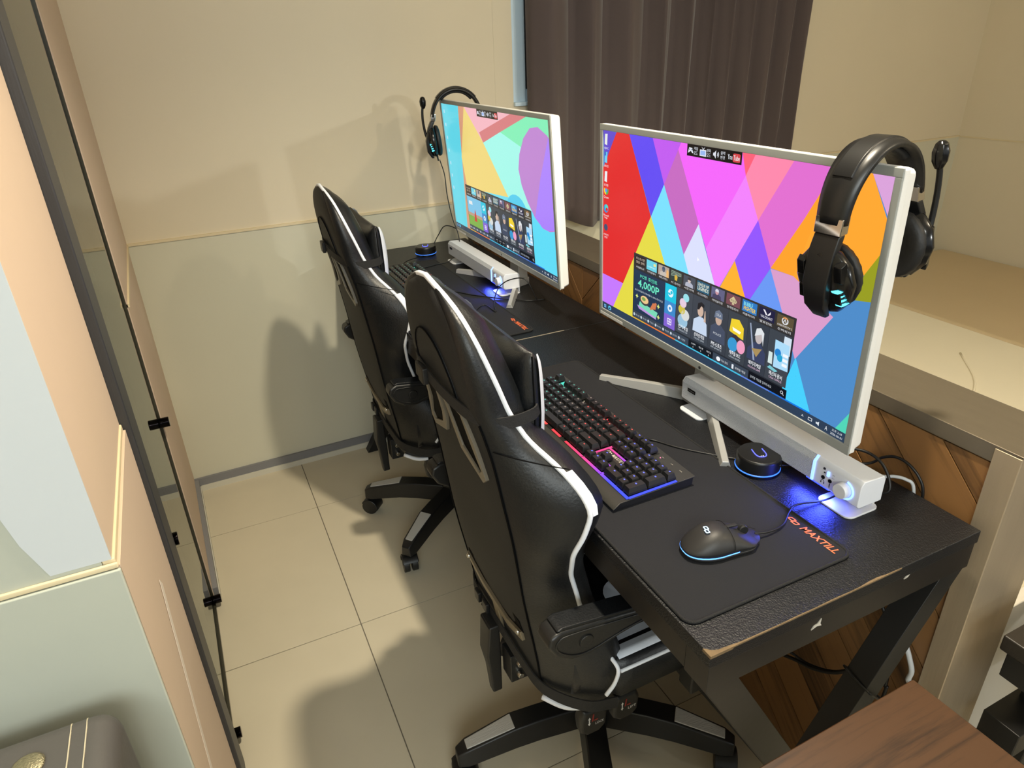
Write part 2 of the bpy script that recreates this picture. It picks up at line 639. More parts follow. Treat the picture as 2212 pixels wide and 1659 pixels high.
random.seed(11)
cols = [(0.004, 0.57, 1), (0.57, 1.17, -1), (1.17, 1.77, 1), (1.77, 2.03, -1)]
for (ya, yb, s) in cols:
    step = 0.1145
    z = -0.8
    while z < 1.7:
        g = 0.0017
        if s > 0:
            q = [(ya, z + g), (yb, z + (yb - ya) + g), (yb, z + (yb - ya) + step - g), (ya, z + step - g)]
        else:
            q = [(ya, z + (yb - ya) + g), (yb, z + g), (yb, z + step - g), (ya, z + (yb - ya) + step - g)]
        q = clip(q, lambda p: p[1] - 0.002)
        if q:
            q = clip(q, lambda p: 0.899 - p[1])
        z += step
        if len(q) < 3:
            continue
        q = [(min(max(p[0], ya + 0.0007), yb - 0.0007), p[1]) for p in q]
        part('plank', prism(q, 'x', PX - 0.009 - random.uniform(0, 0.0015), PX), M_pl1 if s > 0 else M_pl2, wp)

tr = struct('trim_2', join(box(0.519, 0.652, -0.012, 2.036, 0.926, 0.930), box(0.519, 0.523, -0.008, 2.036, 0.902, 0.928)), M_steel,
            'scratched stainless steel ledge capping the wood partition', bevel=0.001)
tp = struct('trim_3', box(0.519, 0.652, -0.012, -0.008, 0, 0.9295), M_steel_v, 'stainless steel end post of the wood partition', bevel=0.001)
part('side_flange', box(0.518, 0.522, -0.0115, 0.026, 0, 0.9255), M_steel_v, tp, bevel=0.001)

# ------------------------------------------------------------------ platform behind the partition
M_mat = mat('cream vinyl padding', (242, 232, 206), 0.5, var=0.05, vscale=2.2, bump=0.25, bscale=7)
M_mat_shade = mat('shaded vinyl padding', (206, 184, 146), 0.5, var=0.05, vscale=2.2, bump=0.2, bscale=7)  # same padding, coloured darker for the shade over its far end
m1 = thing('platform_mat', 'cream vinyl padded platform mat behind the steel ledge', 'mat', (0.66, 0.10, 0))
part('cushion', box(0, 1.775, 0, 1.925, 0.10, 0.325), M_mat, m1, bevel=0.02, seg=3)
part('base_board', box(0.01, 1.775, 0.01, 1.92, 0, 0.10), M_wall_low, m1)
for pts in ([(1.05, 0.62, 0.3275), (1.30, 0.74, 0.3275), (1.50, 0.93, 0.3270)], [(0.62, 0.60, 0.3275), (0.86, 0.78, 0.3275)]):
    part('crease', tube(pts, 0.004, 6, 5), M_mat, m1, smooth=True)
m2 = thing('platform_mat', 'darker shaded end of the vinyl padded platform mat along the right wall', 'mat', (2.44, -0.2, 0))
part('cushion', box(0, 1.025, 0, 2.225, 0.10, 0.325), M_mat_shade, m2, bevel=0.02, seg=3)
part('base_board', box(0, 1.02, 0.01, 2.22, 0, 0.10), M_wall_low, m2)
wpn = tag(part('kick_panel', box(0.654, 2.40, 0.05, 0.075, 0, 0.47), mat('white laminate panel', (226, 220, 208), 0.5), bevel=0.003),
          'white laminate panel standing beside the steel end post', 'panel')

# ------------------------------------------------------------------ curtain
M_curt = mat('dark brown blackout curtain', (84, 72, 70), 0.85, bump=0.1, bscale=300, sheen=0.25, var=0.06, vscale=2)
vall = [0.775, 0.953, 1.095, 1.278, 1.402, 1.52, 1.614, 1.72, 1.827, 1.94, 2.04, 2.135]
xs, ys = [], []
for k in range(len(vall) - 1):
    a, b = vall[k], vall[k + 1]
    for t in np.linspace(0, 1, 13)[:-1]:
        xs.append(a + (b - a) * t + 0.012 * math.sin(2 * math.pi * t))
        ys.append(-0.078 * (math.sin(math.pi * t) ** 0.75))
xs.append(vall[-1]); ys.append(0)
zs = np.linspace(0, 1, 26)
V, Fs = [], []
for zi in zs:
    for k, x in enumerate(xs):
        zb = 0.835 + 0.022 * math.sin(x * 9 + 1.0) + (0.03 if x < 0.84 else 0) - 0.03 * math.exp(-((x - 1.03) / 0.1) ** 2)
        z = zb + (2.45 - zb) * zi
        amp = 0.75 + 0.25 * zi
        V.append((x, BW(x) - 0.050 + ys[k] * amp + 0.004 * math.sin(z * 5 + k), z))
n = len(xs)
for i in range(len(zs) - 1):
    for k in range(n - 1):
        Fs.append((i * n + k, i * n + k + 1, (i + 1) * n + k + 1, (i + 1) * n + k))
cur = thing('curtain', 'dark brown pleated blackout curtain hanging over the back wall window', 'curtain')
c = part('cloth', (V, Fs), M_curt, cur, smooth=True)
so = c.modifiers.new('thick', 'SOLIDIFY')
so.thickness = 0.003
part('rail', box(0.70, 2.2, 1.955, 1.99, 2.45, 2.48), M_wframe, cur, bevel=0.003)

# ------------------------------------------------------------------ glass partition on the left
M_glass = glass_mat('clear green tinted glass', (0.86, 0.90, 0.86, 1))
M_gedge = mat('dark glass edge', (58, 56, 46), 0.25)
M_clamp = mat('black chrome', (30, 26, 28), 0.12, metal=1.0)
gp = thing('glass_partition', 'frameless glass panel with black post and clamps at left', 'partition')
part('post', lw_slab(0.702, 0.782, 0, 2.61, off=0.012, th=0.055), M_black_frame, gp, bevel=0.003)
part('pane', lw_slab(0.783, 1.352, 0.016, 2.60, off=-0.006, th=0.008), M_glass, gp)
part('edge_strip', lw_slab(1.3525, 1.3605, 0.016, 2.60, off=-0.002, th=0.014), M_gedge, gp)
part('floor_channel', lw_slab(0.79, 1.352, 0.0, 0.014, off=-0.001, th=0.018), M_gedge, gp)
for (y, z) in ((1.335, 0.628), (1.335, 0.03), (0.803, 0.632), (0.84, 0.03)):
    xg = LW(y)
    cl = part('clamp', join(cyl((xg - 0.0058, y, z), (xg + 0.018, y, z), 0.013, n=20), cyl((xg - 0.036, y, z), (xg - 0.0142, y, z), 0.013, n=20)), M_clamp, gp, smooth=False, bevel=0.0015)

# ------------------------------------------------------------------ furniture at the edges of the view
M_btop = wood_mat('walnut laminate', (36, 22, 12), (72, 47, 27), 'x', 24, 0.42)
M_blk = mat('black powder coated steel', (24, 23, 22), 0.4, bump=0.05, bscale=200)
bt = thing('wooden_table', 'brown walnut laminate table top at lower right, close to the camera', 'table', (0, 0, 0))
part('table_top', prism([(-0.22, -0.085), (0.2795, -0.0806), (0.305, -0.72), (-0.22, -0.72)], 'z', 0.672, 0.70), M_btop, bt, bevel=0.002)
for (x, y) in ((-0.18, -0.13), (0.235, -0.13), (-0.18, -0.68), (0.235, -0.68)):
    part('leg', box(x - 0.02, x + 0.02, y - 0.02, y + 0.02, 0, 0.671), M_blk, bt, bevel=0.002)
k = thing('black_table', 'black table corner beside the steel post at the right edge', 'table', (0, 0, 0))
part('table_top', box(0.503, 1.10, -0.60, -0.07, 0.632, 0.66), mat('worn black laminate', (38, 33, 28), 0.4, bump=0.2, bscale=150), k, bevel=0.003)
part('apron', box(0.508, 1.09, -0.59, -0.08, 0.585, 0.632), M_blk, k, bevel=0.002)
part('stretcher', box(0.60, 1.06, -0.105, -0.045, 0.36, 0.415), M_blk, k, bevel=0.002)
for (x, y) in ((0.70, -0.075), (1.05, -0.105), (0.70, -0.57), (1.05, -0.57)):
    part('leg', box(x - 0.02, x + 0.02, y - 0.02, y + 0.02, 0, 0.585), M_blk, k, bevel=0.002)

M_grey = mat('grey leatherette', (82, 79, 76), 0.5, bump=0.15, bscale=180, var=0.05, vscale=5)
gs = thing('grey_chair', 'grey stitched leatherette chair back in the lower left corner', 'chair', (0, 0, 0))
part('backrest', box(-1.20, -0.645, 0.165, 0.285, 0.42, 0.785), M_grey, gs, bevel=0.028, seg=5)
part('seat', box(-1.19, -0.66, -0.25, 0.16, 0.36, 0.46), M_grey, gs, bevel=0.03, seg=4)
M_stitch = mat('cream thread', (196, 186, 160), 0.7)
for dx in (0.0, 0.016):
    pts = [(-0.692 + dx, 0.1645, 0.60), (-0.692 + dx, 0.1645, 0.750), (-0.692 + dx, 0.174, 0.777), (-0.692 + dx, 0.195, 0.7853), (-0.692 + dx, 0.225, 0.7855), (-0.692 + dx, 0.255, 0.7853), (-0.694 + dx, 0.276, 0.777), (-0.695 + dx, 0.2855, 0.750)]
    part('stitching', tube(pts, 0.0008, 5, 5), M_stitch, gs)
part('button', lathe([(0.0, 0), (0.016, 0), (0.017, 0.002), (0.014, 0.004), (0.0, 0.0045)], 20), mat('patterned brass button', (170, 160, 130), 0.35, metal=0.8, bump=0.8, bscale=400, var=0.3, vscale=300), gs, smooth=True).location = (-0.730, 0.228, 0.785)
for (x, y) in ((-1.15, 0.22), (-0.73, 0.22), (-1.15, -0.2), (-0.73, -0.2)):
    part('leg', box(x - 0.018, x + 0.018, y - 0.018, y + 0.018, 0, 0.43 if y > 0 else 0.37), M_blk, gs, bevel=0.002)

# ================================================================== DESKS
M_leather = mat('black grained leatherette desk top', (16, 17, 20), 0.40, bump=0.55, bscale=420, spec=0.45, var=0.12, vscale=5)
M_frame = mat('dark brown black steel frame', (26, 22, 19), 0.42, bump=0.06, bscale=90, var=0.08, vscale=8)
M_frame2 = mat('black steel leg', (20, 20, 20), 0.45, bump=0.05, bscale=90)
M_chip = mat('bare chipboard edge', (112, 92, 64), 0.8, var=0.5, vscale=60)


def bar_xz(xa, za, xb, zb, wdt, y0, y1):
    """slanted flat bar in an xz plane; wdt measured along x"""
    return loft([[(xa - wdt / 2, y0, za), (xa + wdt / 2, y0, za), (xa + wdt / 2, y1, za), (xa - wdt / 2, y1, za)],
                 [(xb - wdt / 2, y0, zb), (xb + wdt / 2, y0, zb), (xb + wdt / 2, y1, zb), (xb - wdt / 2, y1, zb)]])


def make_desk(name, label, y0, length, chips, inset_end):
    L = length
    d = thing(name, label, 'desk', (0, y0, 0), 0, 'two black desks in a row')
    part('desk_top', box(0.0, 0.5, 0.0, L, HD - 0.022, HD), M_leather, d, bevel=0.0015)
    part('frame', join(box(0.002, 0.498, 0.002, 0.045, HD - 0.068, HD - 0.0225), box(0.002, 0.498, L - 0.045, L - 0.002, HD - 0.068, HD - 0.0225),
                       box(0.003, 0.04, 0.046, L - 0.046, HD - 0.066, HD - 0.0225), box(0.46, 0.497, 0.046, L - 0.046, HD - 0.066, HD - 0.0225)), M_frame, d, bevel=0.001)
    zt = HD - 0.069
    for q, yy in enumerate((0.0035, L - 0.0435)):
        k = 0.075 if q == inset_end else 0.0
        part('leg', bar_xz(0.030, zt, 0.468 - k, 0.0, 0.052, yy, yy + 0.040), M_frame, d, bevel=0.001)
        part('leg', bar_xz(0.468, zt, 0.030 + k, 0.0, 0.052, yy + 0.001, yy + 0.041), M_frame2, d, bevel=0.001)
    part('stretcher', box(0.235, 0.263, 0.046, L - 0.046, zt * 0.5 - 0.02, zt * 0.5 + 0.02), M_frame2, d, bevel=0.001)
    if chips:
        random.seed(5)
        sh = []
        # worn strip along the near end edge, then the broken corner
        pts = [(0.0, 0.004), (0.02, 0.004), (0.045, 0.0016), (0.07, 0.0010), (0.11, 0.0003), (0.14, 0.0009), (0.17, 0.0003), (0.20, 0.0010), (0.235, 0.0003), (0.25, 0.0006), (0.27, 0.0024), (0.285, 0.0026), (0.30, 0.0010), (0.33, 0.0002)]
        for i in range(len(pts) - 1):
            a, b = pts[i], pts[i + 1]
            sh.append(([(a[0], -0.0006, HD + 0.0003), (b[0], -0.0006, HD + 0.0003), (b[0], b[1], HD + 0.0003), (a[0], a[1], HD + 0.0003),
                        (a[0], -0.0006, HD - 0.002), (b[0], -0.0006, HD - 0.002), (b[0], b[1], HD - 0.002), (a[0], a[1], HD - 0.002)], box(0, 1, 0, 1, 0, 1)[1]))
        part('chipped_edge', join(*sh), M_chip, d, label='bare worn edge of the desk top')
        part('chipped_corner', prism([(-0.0008, -0.0008), (0.034, -0.0008), (0.026, 0.003), (0.015, 0.004), (0.007, 0.007), (-0.0008, 0.014)], 'z', HD - 0.004, HD + 0.0004), M_chip, d, label='broken bare corner of the desk top')
        part('paint_chip', prism([(0.172, 0.762), (0.176, 0.768), (0.182, 0.769), (0.188, 0.776), (0.187, 0.768), (0.190, 0.763), (0.181, 0.765)], 'y', 0.0008, 0.0025), mat('bare metal chip', (196, 190, 178), 0.4), d)
        part('paint_chip', prism([(0.345, 0.776), (0.350, 0.781), (0.356, 0.782), (0.352, 0.777)], 'y', 0.0008, 0.0025), MATS['bare metal chip'], d)
    else:
        part('worn_edge', box(0.0, 0.36, -0.0003, 0.0015, HD - 0.001, HD + 0.0003), mat('worn grey edge', (150, 140, 122), 0.7, var=0.3, vscale=80), d)
    return d


make_desk('desk', 'black leatherette desk with chipped near corner and X legs, nearest the camera', 0.0, 0.986, True, 1)
make_desk('desk', 'black leatherette desk with X legs against the back wall', 0.9885, 1.02, False, 0)

# ================================================================== MOUSE PADS
M_pad = mat('charcoal cloth pad', (17, 18, 23), 0.92, bump=0.25, bscale=900)
M_hem = mat('black stitched hem', (18, 18, 19), 0.8, bump=0.8, bscale=700)
M_orange = mat('orange print', (232, 112, 62), 0.7)


def logo_shape(h):
    """two linked slanted rings, the maker's mark; h is the height"""
    def ring(cx, cy, wx, wy, t, sh):
        o = rrect(cx - wx, cx + wx, cy - wy, cy + wy, min(wx, wy) * 0.55, 4)
        i = rrect(cx - wx + t, cx + wx - t, cy - wy + t, cy + wy - t, min(wx, wy) * 0.35, 4)
        n = len(o)
        v = [(p[0] + sh * p[1], p[1], 0) for p in o] + [(p[0] + sh * p[1], p[1], 0) for p in i]
        f = [(k, (k + 1) % n, n + (k + 1) % n, n + k) for k in range(n)]
        return v, f
    return join(ring(-0.36 * h, 0.10 * h, 0.42 * h, 0.30 * h, 0.15 * h, 0.4), ring(0.42 * h, -0.10 * h, 0.42 * h, 0.30 * h, 0.15 * h, 0.4))


def print_on(name, shape2d, origin, xdir, ydir, material, parent, lift=0.0004):
    o, a, b = Vector(origin), Vector(xdir).normalized(), Vector(ydir).normalized()
    nn = a.cross(b)
    v = [tuple(o + a * p[0] + b * p[1] + nn * lift) for p in shape2d[0]]
    me = bpy.data.meshes.new(name)
    me.from_pydata(v, [], [tuple(q) for q in shape2d[1]])
    me.materials.append(material)
    ob = bpy.data.objects.new(name, me)
    COL.objects.link(ob)
    ob.parent = parent
    return ob


def make_pad(label, y0):
    t = thing('mouse_pad', label, 'mouse pad', (0.004, y0, HD), 0, 'long mouse pads on the desks')
    W, L = 0.290, 0.762
    part('cloth', prism(rrect(0.002, W - 0.002, 0.002, L - 0.002, 0.016, 6), 'z', 0.0002, 0.0032), M_pad, t)
    hem = [(x, y, 0.0024) for x, y in rrect(0.0025, W - 0.0025, 0.0025, L - 0.0025, 0.016, 6)]
    part('hem', tube(hem, 0.0024, 8, closed=True, smooth=False), M_hem, t, smooth=True)
    tx = text_fit('MAXTILL', 0.030, 0.094, -0.006, 0.006, 0.015, 0.25)
    print_on('maker_name', join(move(logo_shape(0.013), 0.013, 0, 0), tx), (W - 0.0185, 0.108, 0.0033), (0, -1, 0), (1, 0, 0), M_orange, t, 0.0003)
    return t


make_pad('long charcoal mouse pad with orange print under the near keyboard', 0.046)
make_pad('long charcoal mouse pad with orange print under the far keyboard', 1.020)

# ================================================================== KEYBOARDS
U = 0.0186
M_kb = mat('dark gunmetal keyboard plate', (58, 57, 54), 0.42, bump=0.05, bscale=300, metal=0.3)
M_kbb = mat('black keyboard body', (22, 22, 23), 0.5)
M_key = mat('black keycap', (27, 27, 28), 0.42, bump=0.04, bscale=400)
GL = [(-0.25, (40, 70, 255)), (-0.20, (40, 70, 255)), (-0.165, (60, 70, 255)), (-0.13, (170, 60, 235)), (-0.10, (235, 60, 160)), (-0.03, (255, 50, 80)), (0.05, (255, 60, 60)), (0.10, (150, 200, 160)), (0.16, (70, 225, 200)), (0.24, (60, 220, 200))]
M_led = glow_ramp('rgb backlight', 'Y', GL, 1.05)
M_leg = [glow_ramp('rgb key legend', 'Y', [(a, tuple(int(120 + 0.5 * (v - 60)) for v in c)) for a, c in GL], 0.35)]
M_leg_s = mat('dim key legend', (120, 112, 108), 0.5, emit=(150, 138, 132), estr=0.35)
M_leg_r = mat('red key legend', (150, 60, 60), 0.5, emit=(214, 90, 84), estr=0.55)
M_leg_b = mat('blue key legend', (70, 80, 190), 0.5, emit=(96, 110, 255), estr=0.8)
M_leg_t = mat('teal key legend', (70, 150, 140), 0.5, emit=(100, 190, 178), estr=0.5)
key_cache = {}


def key_mesh(w, d, lm):
    k = (w, d, lm.name)
    if k in key_cache:
        return key_cache[k]
    a, b = w * U / 2 - 0.0009, d * U / 2 - 0.0009
    c, e = a - 0.0024, b - 0.0024
    R = [[(-b, -a, 0), (b, -a, 0), (b, a, 0), (-b, a, 0)], [(-b + .0003, -a + .0003, .003), (b - .0003, -a + .0003, .003), (b - .0003, a - .0003, .003), (-b + .0003, a - .0003, .003)],
         [(-e, -c, .0106), (e - .0006, -c, .0112), (e - .0006, c, .0112), (-e, c, .0106)]]
    v, f = loft(R)
    n = len(v)
    zz = 0.01115
    v = list(v) + [(0.0006, 0.0022, zz), (0.0006, -0.0012, zz), (0.0028, -0.0012, zz + .0002), (0.0028, 0.0022, zz + .0002)]
    f = list(f) + [(n, n + 1, n + 2, n + 3)]
    me = bpy.data.meshes.new('key')
    me.from_pydata(v, [], f)
    me.materials.append(M_key)
    me.materials.append(lm)
    me.polygons[len(f) - 1].material_index = 1
    key_cache[k] = me
    return me


def legend_for(u):
    return M_leg_t if u < 5.5 else M_leg_s if u < 8 else M_leg_r if u < 15.1 else M_leg_b


def make_keyboard(label, x, y):
    """origin below the middle of the keyboard; local y runs to the typist's left, local x away from the typist"""
    t = thing('keyboard', label, 'keyboard', (x, y, HD + 0.0036), 0, 'full size gaming keyboards')
    Y0 = 0.2005                                    # local y of the left edge of key column 0
    xr = [0.0585, 0.0352, 0.0166, -0.002, -0.0206, -0.0392]
    part('body', prism([(-0.074, 0.0), (0.076, 0.0), (0.078, 0.016), (-0.064, 0.012), (-0.078, 0.004)], 'y', -0.219, 0.214), M_kbb, t, bevel=0.001)
    plate = prism([(-0.066, 0.0125), (0.0785, 0.0166), (0.0785, 0.0186), (-0.066, 0.0146), (-0.0785, 0.0056), (-0.0785, 0.004)], 'y', -0.222, 0.217)
    part('top_plate', plate, M_kb, t, bevel=0.0006)
    zt = lambda x_: 0.0166 + (x_ + 0.066) * (0.004 / 0.1445) - 0.002 + 0.0003
    rows = [
        (0, [(0, 1)] + [(2 + i, 1) for i in range(4)] + [(6.5 + i, 1) for i in range(4)] + [(11 + i, 1) for i in range(4)] + [(15.25 + i, 1) for i in range(3)]),
        (1, [(i, 1) for i in range(13)] + [(13, 2)] + [(15.25 + i, 1) for i in range(3)] + [(18.5 + i, 1) for i in range(4)]),
        (2, [(0, 1.5)] + [(1.5 + i, 1) for i in range(12)] + [(13.5, 1.5)] + [(15.25 + i, 1) for i in range(3)] + [(18.5 + i, 1) for i in range(3)]),
        (3, [(0, 1.75)] + [(1.75 + i, 1) for i in range(11)] + [(12.75, 2.25)] + [(18.5 + i, 1) for i in range(3)]),
        (4, [(0, 2.25)] + [(2.25 + i, 1) for i in range(10)] + [(12.25, 2.75)] + [(16.25, 1)] + [(18.5 + i, 1) for i in range(3)]),
        (5, [(0, 1.25), (1.25, 1.25), (2.5, 1.25), (3.75, 6.25), (10, 1.25), (11.25, 1.25), (12.5, 1.25), (13.75, 1.25), (15.25, 1), (16.25, 1), (17.25, 1), (18.5, 2), (20.5, 1)])]
    for r, ks in rows:
        for (u, w_) in ks:
            o = part('key', key_mesh(w_, 1, legend_for(u)), None, t)
            o.location = (xr[r], Y0 - (u + w_ / 2) * U, zt(xr[r]) + 0.0035)
    for (ra, rb) in ((2, 3), (4, 5)):
        xm = (xr[ra] + xr[rb]) / 2
        o = part('key', key_mesh(1, 2, M_leg_b), None, t)
        o.location = (xm, Y0 - 22.0 * U, zt(xm) + 0.0035)

    def led(u0, u1, xa, xb, nm='light_strip'):
        ya, yb = Y0 - u1 * U, Y0 - u0 * U
        za, zb = zt(xa) + 0.0004, zt(xb) + 0.0004
        v = [(xa, ya, za), (xb, ya, zb), (xb, yb, zb), (xa, yb, za), (xa, ya, za + .0008), (xb, ya, zb + .0008), (xb, yb, zb + .0008), (xa, yb, za + .0008)]
        part(nm, (v, box(0, 1, 0, 1, 0, 1)[1]), M_led, t)
    e = xr[5] - U / 2
    led(3.6, 8.2, e - 0.0040, e + 0.0005)
    led(9.4, 11.0, e - 0.0040, e + 0.0005)
    led(12.0, 15.1, e - 0.0040, e + 0.0005)
    led(15.2, 18.3, e - 0.0040, e + 0.001)
    led(18.4, 22.6, e - 0.0045, e + 0.001)
    led(22.42, 22.68, e, xr[1] + 0.008)
    led(15.02, 15.24, xr[4] - 0.009, xr[2] + 0.008)
    led(1.02, 1.98, xr[0] - 0.006, xr[0] + 0.006)
    led(6.03, 6.47, xr[0] - 0.006, xr[0] + 0.004)
    led(10.53, 10.97, xr[0] - 0.006, xr[0] + 0.004)
    led(15.02, 15.24, xr[0] - 0.009, xr[1] + 0.008)
    led(18.26, 18.49, e, xr[1] + 0.008)
    led(15.25, 18.25, xr[2] - 0.0135, xr[2] - 0.0098)
    led(15.25, 16.24, xr[4] - 0.0092, xr[4] - 0.003)
    led(17.26, 18.25, xr[4] - 0.0092, xr[4] - 0.003)
    xs_ = xr[0] - 0.0116
    led(0.1, 15, xs_ - 0.0015, xs_ + 0.0012)
    dark = mat('dark key tray', (10, 10, 11), 0.6)
    for (u0, u1, xa, xb) in ((-0.1, 15.1, e - 0.005, xr[0] + U * .55), (15.18, 18.32, xr[2] - U * .55, xr[0] + U * .55), (15.18, 18.32, e - .005, xr[4] + U * .55), (18.4, 22.7, e - .005, xr[1] + U * .55)):
        ya, yb = Y0 - u1 * U, Y0 - u0 * U
        v = [(xa, ya, zt(xa)), (xb, ya, zt(xb)), (xb, yb, zt(xb)), (xa, yb, zt(xa)), (xa, ya, zt(xa) + .0003), (xb, ya, zt(xb) + .0003), (xb, yb, zt(xb) + .0003), (xa, yb, zt(xa) + .0003)]
        part('key_tray', (v, box(0, 1, 0, 1, 0, 1)[1]), dark, t)
    M_w = mat('pale grey print', (196, 190, 176), 0.5)
    sl = Vector((0.1445, 0, 0.004)).normalized()
    print_on('maker_name', join(move(logo_shape(0.008), 0.008, 0, 0), text_fit('MAXTILL', 0.018, 0.050, -0.0035, 0.0035, 0.01, 0.25)),
             (xr[3] - 0.0005, Y0 - 15.35 * U, zt(xr[3])), (0, -1, 0), tuple(sl), M_w, t, 0.0006)
    for k_, s in enumerate(('NUM', 'CAPS', 'SCROLL')):
        print_on('lamp_name', text_fit(s, 0, 0.0045 + 0.001 * k_, -0.0008, 0.0008), (0.066, Y0 - (18.9 + 1.25 * k_) * U, zt(0.066)), (0, -1, 0), tuple(sl), M_w, t, 0.0006)
    part('lock_lamp', lathe([(0, 0), (0.0011, 0), (0.0008, 0.0009), (0, 0.001)], 10), mat('pink led', (200, 90, 120), 0.4, emit=(255, 120, 160), estr=1.2), t).location = (0.062, Y0 - 18.9 * U, zt(0.062))
    cab = tube([(0.0775, -0.065, 0.009), (0.090, -0.070, 0.006), (0.105, -0.078, 0.0015), (0.126, -0.115, 0.0012), (0.155, -0.152, 0.0008), (0.197, -0.195, -0.001), (0.226, -0.218, -0.001), (0.25, -0.245, -0.001), (0.30, -0.26, -0.001)], 0.0018, 8, 6)
    part('cable', cab, mat('black cable rubber', (16, 16, 17), 0.45), t, smooth=True)
    return t


make_keyboard('black RGB keyboard on the near desk with blue lit number pad', 0.1265, 0.5055)
make_keyboard('black RGB keyboard on the far desk behind the chair backs', 0.127, 1.478)

# ================================================================== MOUSE (near desk)
M_mouse = mat('matte black mouse shell', (34, 33, 33), 0.5, bump=0.04, bscale=500)
M_blue = mat('blue led light', (60, 110, 230), 0.3, emit=(95, 160, 255), estr=2.4)
M_cab = MATS['black cable rubber']
ms = thing('mouse', 'black gaming mouse with blue light rim on the near mouse pad', 'mouse', (0.139, 0.146, HD + 0.0036), math.radians(-10))


def mouse_ring(z, k):
    # outline at height z: length along x, palm end at -x
    pts = []
    for i in range(36):
        a = 2 * math.pi * i / 36
        x = math.cos(a)
        y = math.sin(a)
        X = 0.060 * (abs(x) ** 0.82) * (1 if x > 0 else -1)
        w_ = 0.0315 - 0.0035 * math.exp(-((X - 0.012) / 0.022) ** 2) - (0.004 if X > 0.045 else 0)
        Y = w_ * (abs(y) ** 0.80) * (1 if y > 0 else -1)
        pts.append((X * k, Y * k, z))
    return pts


def mouse_dome(p, z0):
    x, y = p
    h = 0.0375 * math.exp(-((x + 0.014) / 0.058) ** 2) - 0.004 * (x > 0.03) * ((x - 0.03) / 0.03)
    return h


R = [mouse_ring(0.0006, 0.93), mouse_ring(0.004, 0.985), mouse_ring(0.0075, 1.0)]
part('base', loft(R), M_mouse, ms, smooth=True)
base = mouse_ring(0.0, 1.0)
R = [[(p[0] * .995, p[1] * .995, 0.0076) for p in base], [(p[0] * 1.003, p[1] * 1.003, 0.0096) for p in base]]
k0 = [i for i in range(36) if base[i][0] < 0.022]
rim = part('light_rim', loft([[R[0][i] for i in k0] + [(R[0][i][0] * .96, R[0][i][1] * .96, .0076) for i in reversed(k0)], [R[1][i] for i in k0] + [(R[1][i][0] * .96, R[1][i][1] * .96, .0096) for i in reversed(k0)]]), M_blue, ms)
part('rim_gap', loft([[(p[0] * .985, p[1] * .985, 0.0074) for p in base], [(p[0] * .985, p[1] * .985, 0.0098) for p in base]]), M_mouse, ms, smooth=True)
R = []
for s in (1.0, 0.985, 0.95, 0.88, 0.76, 0.60, 0.42, 0.22, 0.06):
    t_ = math.sqrt(max(0, 1 - s ** 2.6))
    R.append([(p[0] * s, p[1] * s, 0.0097 + (mouse_dome((p[0] * s, p[1] * s), 0) - 0.0097 + 0.002) * t_) for p in base])
part('shell', loft(R), M_mouse, ms, smooth=True)
part('scroll_wheel', cyl((0.034, -0.0035, 0.0222), (0.034, 0.0035, 0.0222), 0.0078, n=20), mat('dark rubber', (18, 18, 18), 0.6), ms, bevel=0.001)
part('dpi_button', box(0.004, 0.022, -0.003, 0.003, 0.0335, 0.0362), M_kbb, ms, bevel=0.001)
gap = mat('dark gap', (6, 6, 6), 0.7)
part('button_split', tube([(0.006, -0.030, 0.0145), (0.006, -0.024, 0.0275), (0.006, -0.010, 0.0352), (0.006, 0, 0.0362), (0.006, 0.012, 0.0348), (0.006, 0.025, 0.0268), (0.006, 0.030, 0.0145)], 0.0005, 5, 6), gap, ms)
part('button_split', tube([(0.020, 0.0, 0.0338), (0.040, 0, 0.0270), (0.055, 0, 0.0185)], 0.0006, 5, 6), gap, ms)
lg = logo_shape(0.009)
vv = []
for p in lg[0]:
    X, Y = -0.026 - p[1], p[0] * 1.0
    vv.append((X, Y - 0.002, 0.0097 + (mouse_dome((X, Y), 0) - 0.0077) * 0.985 + 0.0010))
part('lit_logo', (vv, lg[1]), mat('white blue lit logo', (180, 220, 255), 0.4, emit=(185, 225, 255), estr=1.3), ms)
part('cable', tube([(0.056, 0, 0.010), (0.066, 0.0, 0.0085), (0.085, 0.002, 0.006), (0.112, 0.012, 0.0035), (0.142, 0.038, 0.002), (0.165, 0.050, 0.0015), (0.215, 0.048, 0.0), (0.26, 0.06, 0.0)], 0.0017, 8, 6), M_cab, ms, smooth=True)

# ================================================================== SOUND BARS
M_white = mat('white plastic', (220, 223, 230), 0.42)
M_mesh = mat('white metal grille', (206, 210, 218), 0.5, bump=0.9, bscale=900, btype='voronoi')
M_wm = mat('soft white metal foot', (206, 208, 212), 0.45)
M_black = mat('gloss black plastic', (14, 14, 15), 0.25)
M_ring = mat('blue white ring light', (120, 150, 255), 0.3, emit=(128, 165, 255), estr=2.0)


